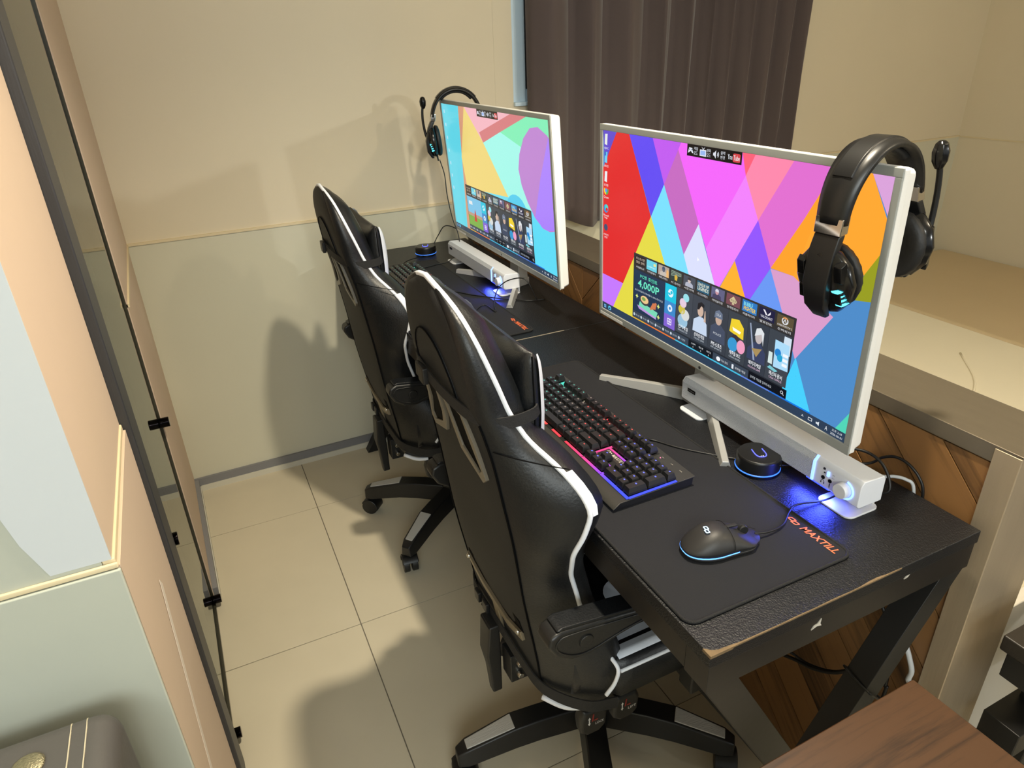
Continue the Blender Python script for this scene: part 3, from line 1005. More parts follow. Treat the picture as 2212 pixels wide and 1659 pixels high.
def make_soundbar(label, x, y, L, power):
    """local origin under the near front end; bar runs along +y, its front faces -x"""
    t = thing('sound_bar', label, 'speaker', (x, y, HD), 0, 'white sound bars under the monitors')
    z0, z1, D = 0.019, 0.066, 0.052
    prof = [(0.0, z0 + .004), (0.0, z1 - .008), (0.006, z1), (D - .004, z1 - .002), (D, z1 - .008), (D, z0), (0.004, z0)]
    part('body', prism(prof, 'y', 0.0, L), M_white, t, bevel=0.0015)
    part('grille', prism([(-0.0012, z0 + .005), (-0.0012, z1 - .0085), (0.0055, z1 + .0003), (0.0065, z1 - .0005), (0.001, z1 - .009), (0.001, z0 + .005)], 'y', 0.088, L - 0.004), M_mesh, t)
    part('light_line', prism([(-0.0018, z0 + .004), (-0.0018, z1 - .0085), (0.0058, z1 + .0007), (0.007, z1 - .0005), (0.001, z1 - .009), (0.001, z0 + .004)], 'y', 0.0835, 0.088), M_ring, t)
    for ya in (0.006, L - 0.064):
        f = part('foot', join(prism([(p[0], p[1]) for p in rrect(-0.010, D + .006, ya - .004, ya + 0.060, 0.012, 4)], 'z', 0.0, 0.0035), box(D + .0005, D + .006, ya + .006, ya + .052, 0.0035, z0 + .022)), M_wm, t, bevel=0.001)
    kn = part('volume_knob', cyl((-0.0002, 0.026, 0.040), (-0.013, 0.026, 0.040), 0.0125, 0.0118, 32), M_white, t, bevel=0.001)
    part('ring_light', tube([(-0.0008, 0.026 + 0.0150 * math.cos(a), 0.040 + 0.0150 * math.sin(a)) for a in np.linspace(math.radians(100), math.radians(300), 24)], 0.0016, 8, 2), M_ring, t, smooth=True)
    for (jy, jz) in ((0.066, 0.0385), (0.053, 0.0385)):
        part('jack', join(cyl((0.0, jy, jz), (-0.0012, jy, jz), 0.0032, n=16), cyl((-0.0013, jy, jz), (-0.0016, jy, jz), 0.0020, n=12)), M_black, t)
    part('mode_switch', box(-0.0025, 0.0, 0.0555, 0.0595, 0.045, 0.053), M_ring, t)
    part('badge', box(-0.002, -0.0011, L - 0.042, L - 0.020, 0.044, 0.051), M_black, t)
    nx = (0, -1, 0)
    dk = mat('dark print', (40, 40, 44), 0.6)
    part_txt = [('SOUND BAR', L - 0.022, 0.0463, 0.018, 0.0024, mat('silver print', (120, 120, 122), 0.4), 0.0022),
                ('MIN', 0.044, 0.0275, 0.006, 0.0016, dk, 0.0004), ('VOL', 0.021, 0.0225, 0.006, 0.0016, dk, 0.0004), ('SPK', 0.0505, 0.0505, 0.004, 0.0014, dk, 0.0004), ('H/S', 0.0505, 0.0450, 0.004, 0.0014, dk, 0.0004)]
    for s, py_, pz_, w_, h_, m_, lift in part_txt:
        print_on('printed_word', text_fit(s, 0, w_, 0, h_), (0, py_, pz_), nx, (0, 0, 1), m_, t, lift)
    # headphone and microphone marks
    hp = join(tube([(0, 0.066 + 0.0028 * math.cos(a), 0.0305 + 0.003 * math.sin(a)) for a in np.linspace(0, math.pi, 8)], 0.0005, 5, 2), box(-.0004, .0004, 0.0625, 0.0640, 0.0275, 0.0305), box(-.0004, .0004, 0.068, 0.0695, 0.0275, 0.0305))
    part('headphone_mark', hp, dk, t)
    part('microphone_mark', join(box(-.0004, .0004, 0.0522, 0.0538, 0.0295, 0.034), box(-.0004, .0004, 0.0515, 0.0545, 0.0282, 0.0288), box(-.0004, .0004, 0.0527, 0.0533, 0.026, 0.0285)), dk, t)
    part('input_mark', join(box(-.0004, .0004, 0.0645, 0.0685, 0.0520, 0.0560), box(-.0004, .0004, 0.0635, 0.0665, 0.0465, 0.0485)), dk, t)
    # the blue lamp under the bar that washes the desk
    l = bpy.data.lights.new('sound_bar_glow', 'AREA')
    l.energy = power
    l.color = (0.05, 0.08, 1.0)
    l.shape = 'RECTANGLE'
    l.size, l.size_y = 0.012, 0.07
    lo = bpy.data.objects.new('sound_bar_glow', l)
    COL.objects.link(lo)
    lo.parent = t
    lo.location = (-0.004, 0.075, z0 - 0.001)
    lo.rotation_euler = (math.radians(0), math.radians(28), 0)
    part('under_light', box(0.004, 0.012, 0.055, 0.10, z0 - 0.0014, z0 - 0.0002), mat('deep blue led', (20, 30, 200), 0.3, emit=(40, 60, 255), estr=4.0), t)
    return t


make_soundbar('white sound bar with lit volume knob under the near monitor', 0.360, 0.103, 0.415, 0.34)
make_soundbar('white sound bar with lit volume knob under the far monitor', 0.338, 1.305, 0.452, 0.36)

# ================================================================== ROUND USB HUBS
M_hub = mat('satin black hub', (20, 20, 21), 0.35)


def make_hub(label, x, y, rz):
    t = thing('usb_hub', label, 'hub', (x, y, HD), rz, 'round black hubs')
    part('body', lathe([(0.0, 0.002), (0.035, 0.002), (0.0365, 0.005), (0.0365, 0.027), (0.0335, 0.031), (0.0, 0.0315)], 48), M_hub, t, smooth=False, bevel=0.0008)
    part('light_ring', lathe([(0.0366, 0.0052), (0.0374, 0.0058), (0.0374, 0.0072), (0.0366, 0.0078)], 48), mat('thin blue ring light', (40, 90, 220), 0.3, emit=(70, 140, 255), estr=0.9), t, smooth=True)
    part('foot_ring', lathe([(0.0, 0), (0.033, 0), (0.033, 0.002), (0.0, 0.002)], 32), M_black, t)
    pts = [(0.010, 0.009, 0.0318), (-0.006, 0.009, 0.0318), (-0.0135, 0.005, 0.0318), (-0.0135, -0.005, 0.0318), (-0.006, -0.009, 0.0318), (0.010, -0.009, 0.0318)]
    part('lit_mark', tube(pts, 0.0009, 6, 5), mat('violet blue led', (60, 60, 220), 0.3, emit=(90, 100, 255), estr=1.8), t, smooth=True)
    part('power_mark', tube([(-0.0125 + 0.0022 * math.cos(a), 0.0022 * math.sin(a), 0.0318) for a in np.linspace(0.6, 5.7, 10)], 0.0004, 5, 2), mat('white led', (220, 220, 255), 0.3, emit=(230, 230, 255), estr=1.0), t)
    for a in (-2.2, -1.75):
        px_, py_ = 0.0364 * math.cos(a), 0.0364 * math.sin(a)
        o = part('port', box(-0.001, 0.001, -0.007, 0.007, -0.0028, 0.0028), M_black, t, bevel=0.0005)
        o.location = (px_, py_, 0.0175)
        o.rotation_euler = (0, 0, a)
    return t


make_hub('round black USB hub with blue ring beside the near keyboard', 0.334, 0.278, math.radians(70))
make_hub('round black USB hub with blue ring at the far end of the far desk', 0.292, 1.868, math.radians(70))

# ================================================================== MONITORS
class Tri:
    """collects flat coloured polygons in screen units (u right, v up), one material per colour"""
    def __init__(s, w, h):
        s.w, s.h, s.v, s.f, s.mi, s.m = w, h, [], [], [], []
        s.keys = {}

    def mid(s, col, k):
        key = (tuple(col), k)
        if key not in s.keys:
            nm = 'lit pixels %d %d %d' % tuple(col) + ('' if k == 1 else ' %.2f' % k)
            m = mat(nm, (6, 6, 7), 0.22, emit=col, estr=k, spec=0.35)
            s.keys[key] = len(s.m)
            s.m.append(m)
        return s.keys[key]

    def poly(s, uv, col, layer=0, k=1.0):
        n = len(s.v)
        for u, v in uv:
            u, v = min(max(u, 0), 1), min(max(v, 0), 1)
            s.v.append((-0.00012 * layer - 0.0003, (0.5 - u) * s.w, (v - 0.5) * s.h))
        s.f.append(tuple(range(n, n + len(uv))))
        s.mi.append(s.mid(col, k))

    def rect(s, u0, u1, v0, v1, col, layer=0, k=1.0):
        s.poly([(u0, v0), (u1, v0), (u1, v1), (u0, v1)], col, layer, k)

    def disc(s, u, v, ru, rv, col, layer=0, n=20, a0=0, a1=2 * math.pi):
        s.poly([(u + ru * math.cos(a0 + (a1 - a0) * i / n), v + rv * math.sin(a0 + (a1 - a0) * i / n)) for i in range(n)], col, layer)

    def text(s, body, u0, u1, v0, v1, col, layer=0, bold=0.0, shear=0.0):
        sh = text_fit(body, u0, u1, v0, v1, bold, shear)
        n = len(s.v)
        for p in sh[0]:
            s.v.append((-0.00012 * layer - 0.0003, (0.5 - p[0]) * s.w, (p[1] - 0.5) * s.h))
        m = s.mid(col, 1.0)
        for q in sh[1]:
            s.f.append(tuple(i + n for i in q))
            s.mi.append(m)

    def build(s, name, parent):
        me = bpy.data.meshes.new(name)
        me.from_pydata(s.v, [], s.f)
        for m in s.m:
            me.materials.append(m)
        me.polygons.foreach_set('material_index', s.mi)
        me.update()
        o = bpy.data.objects.new(name, me)
        COL.objects.link(o)
        o.parent = parent
        return o


NEAR_WALL = [
((98,75,200),[(-0.001, 1.0), (0.072, 0.997), (0.008, 0.803)]),
((222,45,45),[(0.072, 0.999), (0.138, 0.999), (0.257, 0.622), (0.121, 0.21), (0.0, 0.212), (0.0, 0.807)]),
((98,75,238),[(0.138, 0.999), (0.251, 1.0), (0.311, 0.797), (0.257, 0.629)]),
((190,90,235),[(0.251, 1.0), (0.375, 0.999), (0.311, 0.797)]),
((195,105,190),[(0.365, 0.967), (0.311, 0.797), (0.412, 0.497), (0.465, 0.661)]),
((240,100,245),[(0.375, 0.999), (0.601, 1.0), (0.618, 0.912), (0.499, 0.561), (0.465, 0.661), (0.365, 0.967)]),
((238,128,247),[(0.618, 0.912), (0.672, 0.749), (0.562, 0.411), (0.544, 0.411), (0.499, 0.561)]),
((250,95,120),[(0.601, 1.0), (0.643, 1.0), (0.618, 0.912)]),
((255,135,170),[(0.643, 1.0), (0.757, 1.0), (0.672, 0.749), (0.618, 0.912)]),
((222,110,205),[(0.757, 1.0), (0.867, 1.0), (0.805, 0.801), (0.727, 0.574), (0.672, 0.749)]),
((145,85,255),[(0.672, 0.749), (0.727, 0.574), (0.669, 0.4), (0.654, 0.41), (0.609, 0.553)]),
((255,175,50),[(0.609, 0.553), (0.658, 0.405), (0.562, 0.405)]),
((215,220,250),[(0.465, 0.661), (0.546, 0.405), (0.436, 0.405), (0.412, 0.497)]),
((120,220,250),[(0.311, 0.797), (0.412, 0.497), (0.44, 0.405), (0.333, 0.405), (0.257, 0.627)]),
((225,215,70),[(0.257, 0.627), (0.335, 0.403), (0.352, 0.03), (0.062, 0.03)]),
((195,120,250),[(0.0, 0.212), (0.121, 0.21), (0.062, 0.03), (0.0, 0.03)]),
((105,150,240),[(0.727, 0.572), (0.781, 0.405), (0.671, 0.405)]),
((255,160,45),[(0.867, 1.0), (0.805, 0.801), (0.727, 0.574), (0.796, 0.573), (0.87, 0.60)]),
((215,155,200),[(0.727, 0.572), (0.8, 0.573), (0.917, 0.472), (0.833, 0.241), (0.779, 0.41)]),
((255,165,50),[(0.867, 1.0), (0.951, 1.0), (1.0, 0.86), (1.0, 0.749), (0.972, 0.661), (0.90, 0.49), (0.796, 0.573)]),
((215,160,215),[(0.951, 1.0), (1.0, 1.0), (1.0, 0.87)]),
((150,155,35),[(1.0, 0.749), (0.972, 0.661), (0.955, 0.56), (1.0, 0.575)]),
((70,205,248),[(0.835, 0.25), (0.899, 0.042), (0.80, 0.042)]),
((80,210,180),[(1.0, 0.137), (1.0, 0.041), (0.97, 0.041)]),
]
FAR_WALL = [  # colours paled for the glare washing over the slanted screen
((95,208,226),[(0.0, 1.0), (0.202, 1.0), (0.141, 0.03), (0.0, 0.03)]),
((208,150,120),[(0.202, 1.0), (0.267, 1.0), (0.317, 0.80), (0.23, 0.39), (0.22, 0.03), (0.141, 0.03)]),
((236,178,190),[(0.267, 1.0), (0.84, 1.0), (0.436, 0.774)]),
((208,122,126),[(0.84, 1.0), (0.436, 0.774), (0.405, 0.84), (0.712, 1.0)]),
((232,208,122),[(0.267, 1.0), (0.436, 0.774), (0.632, 0.442), (0.2, 0.387), (0.175, 0.62)]),
((125,232,180),[(0.84, 1.0), (1.0, 1.0), (1.0, 0.60), (0.785, 0.788), (0.61, 0.873)]),
((158,240,228),[(0.436, 0.774), (0.61, 0.873), (0.80, 0.80), (0.86, 0.40), (0.632, 0.442)]),
((95,216,242),[(0.632, 0.442), (0.86, 0.405), (1.0, 0.60), (1.0, 0.03), (0.80, 0.03)]),
]


def desktop(T, wall, fill, near):
    T.rect(0, 1, 0, 1, fill, 0)
    for i, (c, p) in enumerate(wall):
        T.poly(p, c, 1 + 0.1 * i)
    if not near:
        bal = [(0.744, 0.66), (0.762, 0.76), (0.804, 0.865), (0.86, 0.935), (0.92, 0.95), (0.985, 0.91), (1, 0.89), (1.0, 0.34), (0.96, 0.322), (0.909, 0.325), (0.85, 0.375), (0.80, 0.46), (0.76, 0.56)]
        T.poly(bal, (186, 130, 205), 2.2)
        T.poly([(0.99, 0.90), (1.0, 0.88), (1.0, 0.345), (0.95, 0.325), (0.90, 0.33), (0.853, 0.38), (0.913, 0.64)], (168, 128, 246), 2.4)
        T.disc(0.70, 0.36, 0.09, 0.12, (80, 200, 232), 2.3)
    L = 4
    # task bar
    T.rect(0, 1, 0, 0.042, (46, 62, 84), 3)
    for q in (0.011, 0.018):
        T.rect(q, q + 0.005, 0.011, 0.019, (120, 190, 240), L)
        T.rect(q, q + 0.005, 0.022, 0.030, (120, 190, 240), L)
    T.disc(0.045, 0.021, 0.009, 0.013, (90, 190, 235), L)
    T.disc(0.045, 0.019, 0.004, 0.006, (46, 62, 84), L + 1)
    T.text('A', 0.944, 0.951, 0.012, 0.030, (220, 226, 232), L)
    T.poly([(0.875, 0.016), (0.8785, 0.025), (0.882, 0.016), (0.880, 0.016), (0.8785, 0.021), (0.877, 0.016)], (220, 226, 232), L)
    T.rect(0.895, 0.907, 0.014, 0.028, (220, 226, 232), L)
    T.rect(0.8965, 0.9055, 0.0165, 0.0255, (46, 62, 84), L + 1)
    T.poly([(0.918, 0.017), (0.922, 0.017), (0.927, 0.011), (0.927, 0.031), (0.922, 0.025), (0.918, 0.025)], (220, 226, 232), L)
    T.text('오후 2:18', 0.963, 0.990, 0.023, 0.034, (225, 230, 236), L)
    T.text('2026-06-01', 0.960, 0.992, 0.007, 0.017, (225, 230, 236), L)
    # desktop icons
    if near:
        for v, nm, c in ((0.960, '내PC', (228, 232, 226)), (0.868, '네트워크', (110, 205, 240)), (0.768, '휴지통', (232, 236, 240))):
            T.poly([(0.008, v - 0.03), (0.022, v - 0.034), (0.024, v + 0.024), (0.010, v + 0.022)], c, L)
            T.text(nm, 0.006, 0.030, v - 0.056, v - 0.043, (240, 240, 244), L)
        T.rect(0.009, 0.017, 0.872, 0.892, (40, 120, 200), L + 1)
        for a0, cc in ((0.5, (226, 66, 54)), (2.6, (250, 205, 50)), (4.7, (70, 175, 90))):
            T.poly([(0.018, 0.690)] + [(0.018 + 0.013 * math.cos(a0 + k * 0.262), 0.690 + 0.023 * math.sin(a0 + k * 0.262)) for k in range(9)], cc, L)
        T.disc(0.018, 0.690, 0.0062, 0.011, (90, 150, 245), L + 1)
        T.text('Chrome', 0.005, 0.032, 0.647, 0.660, (240, 240, 244), L)
        T.disc(0.018, 0.592, 0.013, 0.023, (40, 150, 215), L)
        T.disc(0.021, 0.600, 0.009, 0.014, (80, 215, 200), L + 1)
        T.disc(0.023, 0.588, 0.006, 0.010, (222, 45, 45), L + 2)
        T.text('Microsoft', 0.004, 0.034, 0.549, 0.560, (240, 240, 244), L)
        T.text('Edge', 0.010, 0.027, 0.534, 0.546, (240, 240, 244), L)
        T.disc(0.018, 0.487, 0.011, 0.019, (70, 80, 110), L)
        T.text('스피커', 0.004, 0.032, 0.440, 0.452, (240, 240, 244), L)
        T.text('변경', 0.010, 0.027, 0.425, 0.437, (240, 240, 244), L)
        T.poly([(0.470, 0.510), (0.470, 0.490), (0.4745, 0.496), (0.478, 0.496)], (250, 250, 252), L)
    else:
        for k in range(7):
            T.poly([(0.020, 0.93 - 0.1 * k), (0.034, 0.93 - 0.1 * k), (0.034, 0.955 - 0.1 * k), (0.020, 0.955 - 0.1 * k)], (170, 214, 232), L)
    # mode bar at the top
    T.rect(0.401, 0.601, 0.949, 1.0, (16, 15, 18), 3)
    wt = (222, 226, 235)
    T.poly([(0.405, 0.962), (0.409, 0.986), (0.421, 0.984), (0.426, 0.962), (0.421, 0.964), (0.4155, 0.972), (0.410, 0.964)], wt, L)
    T.rect(0.4095, 0.4135, 0.9755, 0.979, (40, 60, 100), L + 1)
    T.disc(0.4205, 0.977, 0.002, 0.0035, (40, 60, 100), L + 1)
    T.text('게임', 0.428, 0.443, 0.977, 0.991, wt, L); T.text('모드', 0.428, 0.443, 0.959, 0.973, wt, L)
    T.poly([(0.451, 0.957), (0.475, 0.957), (0.475, 0.984), (0.451, 0.984)], wt, L)
    T.poly([(0.4625, 0.984), (0.457, 0.995), (0.458, 0.995), (0.463, 0.987), (0.469, 0.995), (0.470, 0.995), (0.464, 0.984)], wt, L)
    T.rect(0.4535, 0.4725, 0.9615, 0.980, (150, 180, 235), L + 1)
    T.text('영화', 0.477, 0.492, 0.977, 0.991, wt, L); T.text('모드', 0.477, 0.492, 0.959, 0.973, wt, L)
    T.poly([(0.501, 0.968), (0.505, 0.968), (0.511, 0.957), (0.511, 0.991), (0.505, 0.980), (0.501, 0.980)], wt, L)
    for r_ in (0.005, 0.009):
        T.poly([(0.513 + r_ * math.cos(a), 0.974 + 1.7 * r_ * math.sin(a)) for a in np.linspace(-0.9, 0.9, 7)] + [(0.513 + (r_ - .002) * math.cos(a), 0.974 + 1.7 * (r_ - .002) * math.sin(a)) for a in np.linspace(0.9, -0.9, 7)], wt, L)
    T.text('출력', 0.528, 0.543, 0.977, 0.991, wt, L); T.text('변경', 0.528, 0.543, 0.959, 0.973, wt, L)
    T.text('You', 0.553, 0.569, 0.964, 0.984, wt, L, 0.012)
    T.poly(rrect(0.571, 0.596, 0.956, 0.990, 0.005, 3), (206, 66, 72), L)
    T.text('Tube', 0.573, 0.594, 0.963, 0.983, (235, 230, 235), L + 1, 0.012)
    # launcher panel
    P0, P1, Q0, Q1 = 0.178, 0.823, 0.049, 0.411
    T.rect(P0, P1, Q0, Q1, (40, 44, 52), 3)
    T.rect(P0, P1, 0.328, Q1, (52, 50, 50), 3.3)
    names = ['아덱앱매니저', '어덱앱체커', '배틀그라운드', 'FC 온라인', '서든어택', '리그오브레전드', '이터널리턴', '한게임포커', '버블파이터', '발로란트', '오버워치']
    tc = [(42, 34, 34), (105, 205, 225), (176, 160, 150), (52, 66, 62), (74, 80, 92), (40, 92, 120), (96, 96, 130), (120, 74, 84), (44, 118, 190), (34, 34, 66), (92, 80, 58)]
    for k in range(11):
        u0 = 0.1865 + 0.0579 * k
        T.rect(u0, u0 + 0.0505, 0.350, 0.402, tc[k], 3.6)
        T.text(names[k], u0 + 0.005, u0 + 0.0455, 0.334, 0.345, (226, 226, 230), L)
    def tile(k):
        return 0.1865 + 0.0579 * k
    u = tile(0)
    T.text('라스트스탠', u + .004, u + .047, 0.380, 0.394, (220, 200, 180), L); T.text('협동 전략', u + .004, u + .047, 0.360, 0.374, (220, 200, 180), L)
    u = tile(1)
    T.text('소소쿨PROJECT', u + .004, u + .047, 0.362, 0.372, (235, 248, 250), L); T.rect(u + .034, u + .046, 0.378, 0.392, (230, 225, 150), L)
    def soldier(u, v0, s, skin, body, head, k=L):
        T.poly([(u - 0.018 * s, v0), (u + 0.018 * s, v0), (u + 0.016 * s, v0 + 0.018 * s), (u + 0.006 * s, v0 + 0.025 * s), (u - 0.006 * s, v0 + 0.025 * s), (u - 0.016 * s, v0 + 0.018 * s)], body, k)
        T.disc(u, v0 + 0.034 * s, 0.0068 * s, 0.013 * s, skin, k + 0.4)
        T.poly([(u - 0.0078 * s, v0 + 0.036 * s), (u - 0.006 * s, v0 + 0.047 * s), (u, v0 + 0.051 * s), (u + 0.006 * s, v0 + 0.047 * s), (u + 0.0078 * s, v0 + 0.036 * s)], head, k + 0.7)
    soldier(tile(2) + 0.025, 0.350, 0.98, (90, 96, 112), (196, 186, 176), (70, 84, 110))
    T.poly([(tile(2) + .036, 0.35), (tile(2) + .050, 0.35), (tile(2) + .048, 0.385), (tile(2) + .040, 0.392)], (232, 178, 110), L)
    u = tile(3)
    for q in range(4):
        T.poly([(u + 0.002, 0.372 + q * .008), (u + 0.048, 0.384 + q * .004), (u + 0.048, 0.3855 + q * .004), (u + 0.002, 0.375 + q * .008)], (170, 190, 170), L)
    T.poly([(u + .020, .355), (u + .030, .355), (u + .032, .375), (u + .025, .385), (u + .018, .375)], (214, 176, 70), L + 1)
    soldier(tile(4) + 0.025, 0.350, 0.95, (206, 190, 186), (176, 180, 196), (60, 58, 62))
    u = tile(5)
    T.text('LEAGUE OF', u + .003, u + .047, 0.379, 0.394, (232, 236, 214), L, 0.015); T.text('LEGENDS', u + .003, u + .047, 0.358, 0.376, (232, 236, 214), L, 0.015)
    soldier(tile(6) + 0.022, 0.350, 0.95, (200, 150, 160), (70, 66, 96), (214, 210, 226))
    u = tile(7)
    T.poly([(u + .0255, .395), (u + .040, .374), (u + .034, .364), (u + .028, .366), (u + .030, .356), (u + .021, .356), (u + .023, .366), (u + .017, .364), (u + .011, .374)], (206, 190, 150), L)
    T.text('한게임포커', u + .008, u + .043, .369, .380, (60, 40, 50), L + 1)
    u = tile(8)
    T.text('BUBBLE', u + .005, u + .036, .377, .394, (140, 225, 235), L, 0.02); T.text('FIGHTER', u + .006, u + .047, .357, .375, (245, 205, 50), L, 0.02)
    u = tile(9)
    T.poly([(u + .012, .394), (u + .018, .394), (u + .028, .374), (u + .022, .374)], (235, 232, 240), L)
    T.poly([(u + .037, .394), (u + .037, .382), (u + .032, .374), (u + .027, .374)], (235, 232, 240), L)
    T.text('VALORANT', u + .006, u + .045, .357, .369, (214, 214, 226), L, 0.01)
    u = tile(10)
    T.poly([(u + .025 + .010 * math.cos(a), .381 + .016 * math.sin(a)) for a in np.linspace(0, 6.28, 24)], (220, 222, 228), L)
    T.disc(u + .025, .381, .0068, .011, (92, 80, 58), L + 1)
    T.poly([(u + .025, .391), (u + .031, .373), (u + .028, .373), (u + .025, .384), (u + .022, .373), (u + .019, .373)], (220, 222, 228), L + 2)
    T.poly([(u + .025 + .010 * math.cos(a), .381 + .016 * math.sin(a)) for a in np.linspace(0.7, 2.4, 8)] + [(u + .025 + .007 * math.cos(a), .381 + .0115 * math.sin(a)) for a in np.linspace(2.4, 0.7, 8)], (240, 150, 60), L + 2)
    T.text('OVERWATCH 2', u + .003, u + .048, .354, .362, (230, 230, 234), L)
    # promotion card
    if near:
        T.rect(0.181, 0.339, 0.090, 0.323, (36, 54, 80), 3.6)
        T.text('PC방 포인트', 0.214, 0.300, 0.287, 0.308, (96, 226, 190), L, 0.012)
        T.text('4,000P', 0.203, 0.311, 0.228, 0.276, (110, 232, 196), L, 0.02)
        T.text('쇼트스타일에 무료체험시 100% 즉시지급', 0.188, 0.330, 0.207, 0.218, (210, 220, 228), L)
        T.poly([(0.208, 0.120), (0.300, 0.104), (0.308, 0.140), (0.216, 0.156)], (120, 214, 180), L)
        T.poly([(0.202, 0.130), (0.300, 0.108), (0.302, 0.098), (0.212, 0.112)], (186, 150, 216), L + .3)
        T.disc(0.240, 0.172, 0.024, 0.028, (70, 66, 66), L + .5)
        T.disc(0.240, 0.176, 0.020, 0.021, (232, 196, 140), L + .8)
        T.disc(0.236, 0.178, 0.010, 0.010, (120, 160, 80), L + 1)
        for q in range(3):
            T.poly([(0.268 + .010 * q, .140 + .006 * q), (0.276 + .010 * q, .136 + .006 * q), (0.290 + .006 * q, .178 + .004 * q), (0.283 + .006 * q, .182 + .004 * q)], (206, 120, 80), L + 1)
        for (a, b) in ((0.200, 0.178), (0.312, 0.118), (0.310, 0.176)):
            T.poly([(a, b + .014), (a + .003, b + .004), (a + .008, b), (a + .003, b - .004), (a, b - .014), (a - .003, b - .004), (a - .008, b), (a - .003, b + .004)], (220, 235, 130), L)
    else:
        T.rect(0.181, 0.339, 0.090, 0.323, (120, 190, 226), 3.6)
        T.rect(0.181, 0.339, 0.090, 0.170, (120, 170, 70), 3.8)
        T.rect(0.181, 0.339, 0.170, 0.195, (180, 150, 130), 3.8)
        T.poly([(0.245, 0.135), (0.275, 0.135), (0.268, 0.21), (0.262, 0.235), (0.256, 0.21)], (200, 50, 46), L)
        T.rect(0.200, 0.240, 0.262, 0.290, (220, 226, 230), L)
    # shortcut column
    T.rect(0.339, 0.391, 0.233, 0.322, (30, 192, 220), 3.6)
    T.rect(0.339, 0.391, 0.162, 0.233, (62, 136, 200), 3.6)
    T.rect(0.339, 0.391, 0.091, 0.162, (128, 98, 206), 3.6)
    T.disc(0.365, 0.278, 0.012, 0.021, (225, 242, 248), L)
    T.disc(0.369, 0.284, 0.005, 0.009, (30, 192, 220), L + 1)
    T.poly([(0.353, 0.272), (0.362, 0.266), (0.367, 0.272), (0.362, 0.279), (0.354, 0.279)], (30, 192, 220), L + 1)
    T.disc(0.365, 0.198, 0.011, 0.019, (225, 236, 246), L)
    T.disc(0.365, 0.198, 0.0045, 0.008, (62, 136, 200), L + 1)
    T.poly(rrect(0.355, 0.375, 0.109, 0.143, 0.004, 3), (232, 226, 246), L)
    for a in (0.3605, 0.3695):
        for b in (0.119, 0.133):
            T.disc(a, b, 0.003, 0.005, (128, 98, 206), L + 1)
    # category cards
    heads = [('인기게임', 'RANKING TOP'), ('온라인게임', 'ONLINE GAME'), ('FPS·스포츠', 'FPS·SPORTS'), ('캐주얼·보드', 'CASUAL·BOARD'), ('패키지게임', 'PACKAGE GAME'), ('메신저·문서', 'TALK·OFFICE')]
    cb = [(66, 72, 82), (62, 68, 78), (58, 63, 72), (60, 66, 74), (54, 60, 70), (62, 68, 76)]
    cwid = (0.819 - 0.393) / 6
    for k in range(6):
        a = 0.393 + cwid * k
        T.rect(a, a + cwid - 0.001, 0.096, 0.326, cb[k], 3.6)
        T.text(heads[k][0], a + 0.014, a + 0.056, 0.122, 0.142, (240, 242, 246), L + 2, 0.012)
        T.text(heads[k][1], a + 0.014, a + 0.056, 0.108, 0.117, (186, 196, 206) if k < 4 else (226, 190, 216), L + 2)
        c0 = a + cwid / 2
        if k == 0:
            for (dx, v, r, c) in ((-.004, .165, .022, (150, 190, 216)), (.006, .20, .018, (214, 216, 214)), (-.010, .222, .015, (206, 190, 70)), (-.006, .258, .015, (226, 200, 220)), (.006, .290, .013, (150, 220, 230))):
                T.disc(c0 + dx, v, r, r * 1.6, c, L + 0.02 * v)
        elif k == 1:
            T.poly([(c0 - .030, .146), (c0 + .030, .146), (c0 + .026, .205), (c0 + .010, .230), (c0 - .006, .230), (c0 - .028, .205)], (196, 212, 234), L)
            T.disc(c0 - .002, .258, .012, .028, (206, 178, 160), L + .4)
            T.poly([(c0 - .015, .262), (c0 - .014, .292), (c0, .304), (c0 + .012, .296), (c0 + .012, .280), (c0, .284), (c0 - .008, .262)], (34, 34, 40), L + .7)
            T.poly([(c0 + .014, .212), (c0 + .022, .214), (c0 + .018, .268), (c0 + .015, .268)], (206, 178, 160), L + .8)
        elif k == 2:
            T.poly([(c0 - .030, .146), (c0 + .030, .146), (c0 + .027, .214), (c0 + .008, .236), (c0 - .010, .236), (c0 - .028, .214)], (70, 78, 98), L)
            T.disc(c0, .256, .012, .026, (196, 168, 152), L + .4)
            T.poly([(c0 - .017, .262), (c0 - .014, .292), (c0, .304), (c0 + .013, .292), (c0 + .015, .264)], (104, 116, 138), L + .7)
            T.text('S.S.A', c0 - .009, c0 + .008, .274, .285, (220, 224, 230), L + 1.2)
            T.text('POLICE', c0 - .016, c0 + .014, .180, .190, (220, 224, 230), L + .7)
        elif k == 3:
            T.poly([(c0 - .028, .23), (c0 + .024, .215), (c0 + .022, .27), (c0 + .004, .30), (c0 - .024, .292)], (236, 206, 50), L)
            T.poly([(c0 - .018, .255), (c0 + .014, .248), (c0 + .010, .235), (c0 - .014, .240)], (250, 250, 240), L + .4)
            T.disc(c0 - .012, .172, .018, .034, (60, 150, 206), L + .2)
            T.disc(c0 + .018, .178, .015, .032, (236, 156, 190), L + .5)
            T.disc(c0 - .004, .205, .013, .020, (60, 50, 56), L + .1)
        elif k == 4:
            T.poly([(c0 - .030, .146), (c0 + .032, .146), (c0 + .030, .200), (c0 + .012, .236), (c0 - .010, .232), (c0 - .030, .195)], (58, 66, 96), L)
            T.disc(c0 + .004, .262, .012, .030, (190, 180, 180), L + .4)
            T.poly([(c0 - .010, .262), (c0 - .006, .298), (c0 + .008, .308), (c0 + .020, .29), (c0 + .020, .23), (c0 + .012, .28)], (220, 224, 228), L + .6)
            T.poly([(c0 - .030, .31), (c0 - .026, .312), (c0 - .002, .15), (c0 - .008, .15)], (150, 162, 186), L + .8)
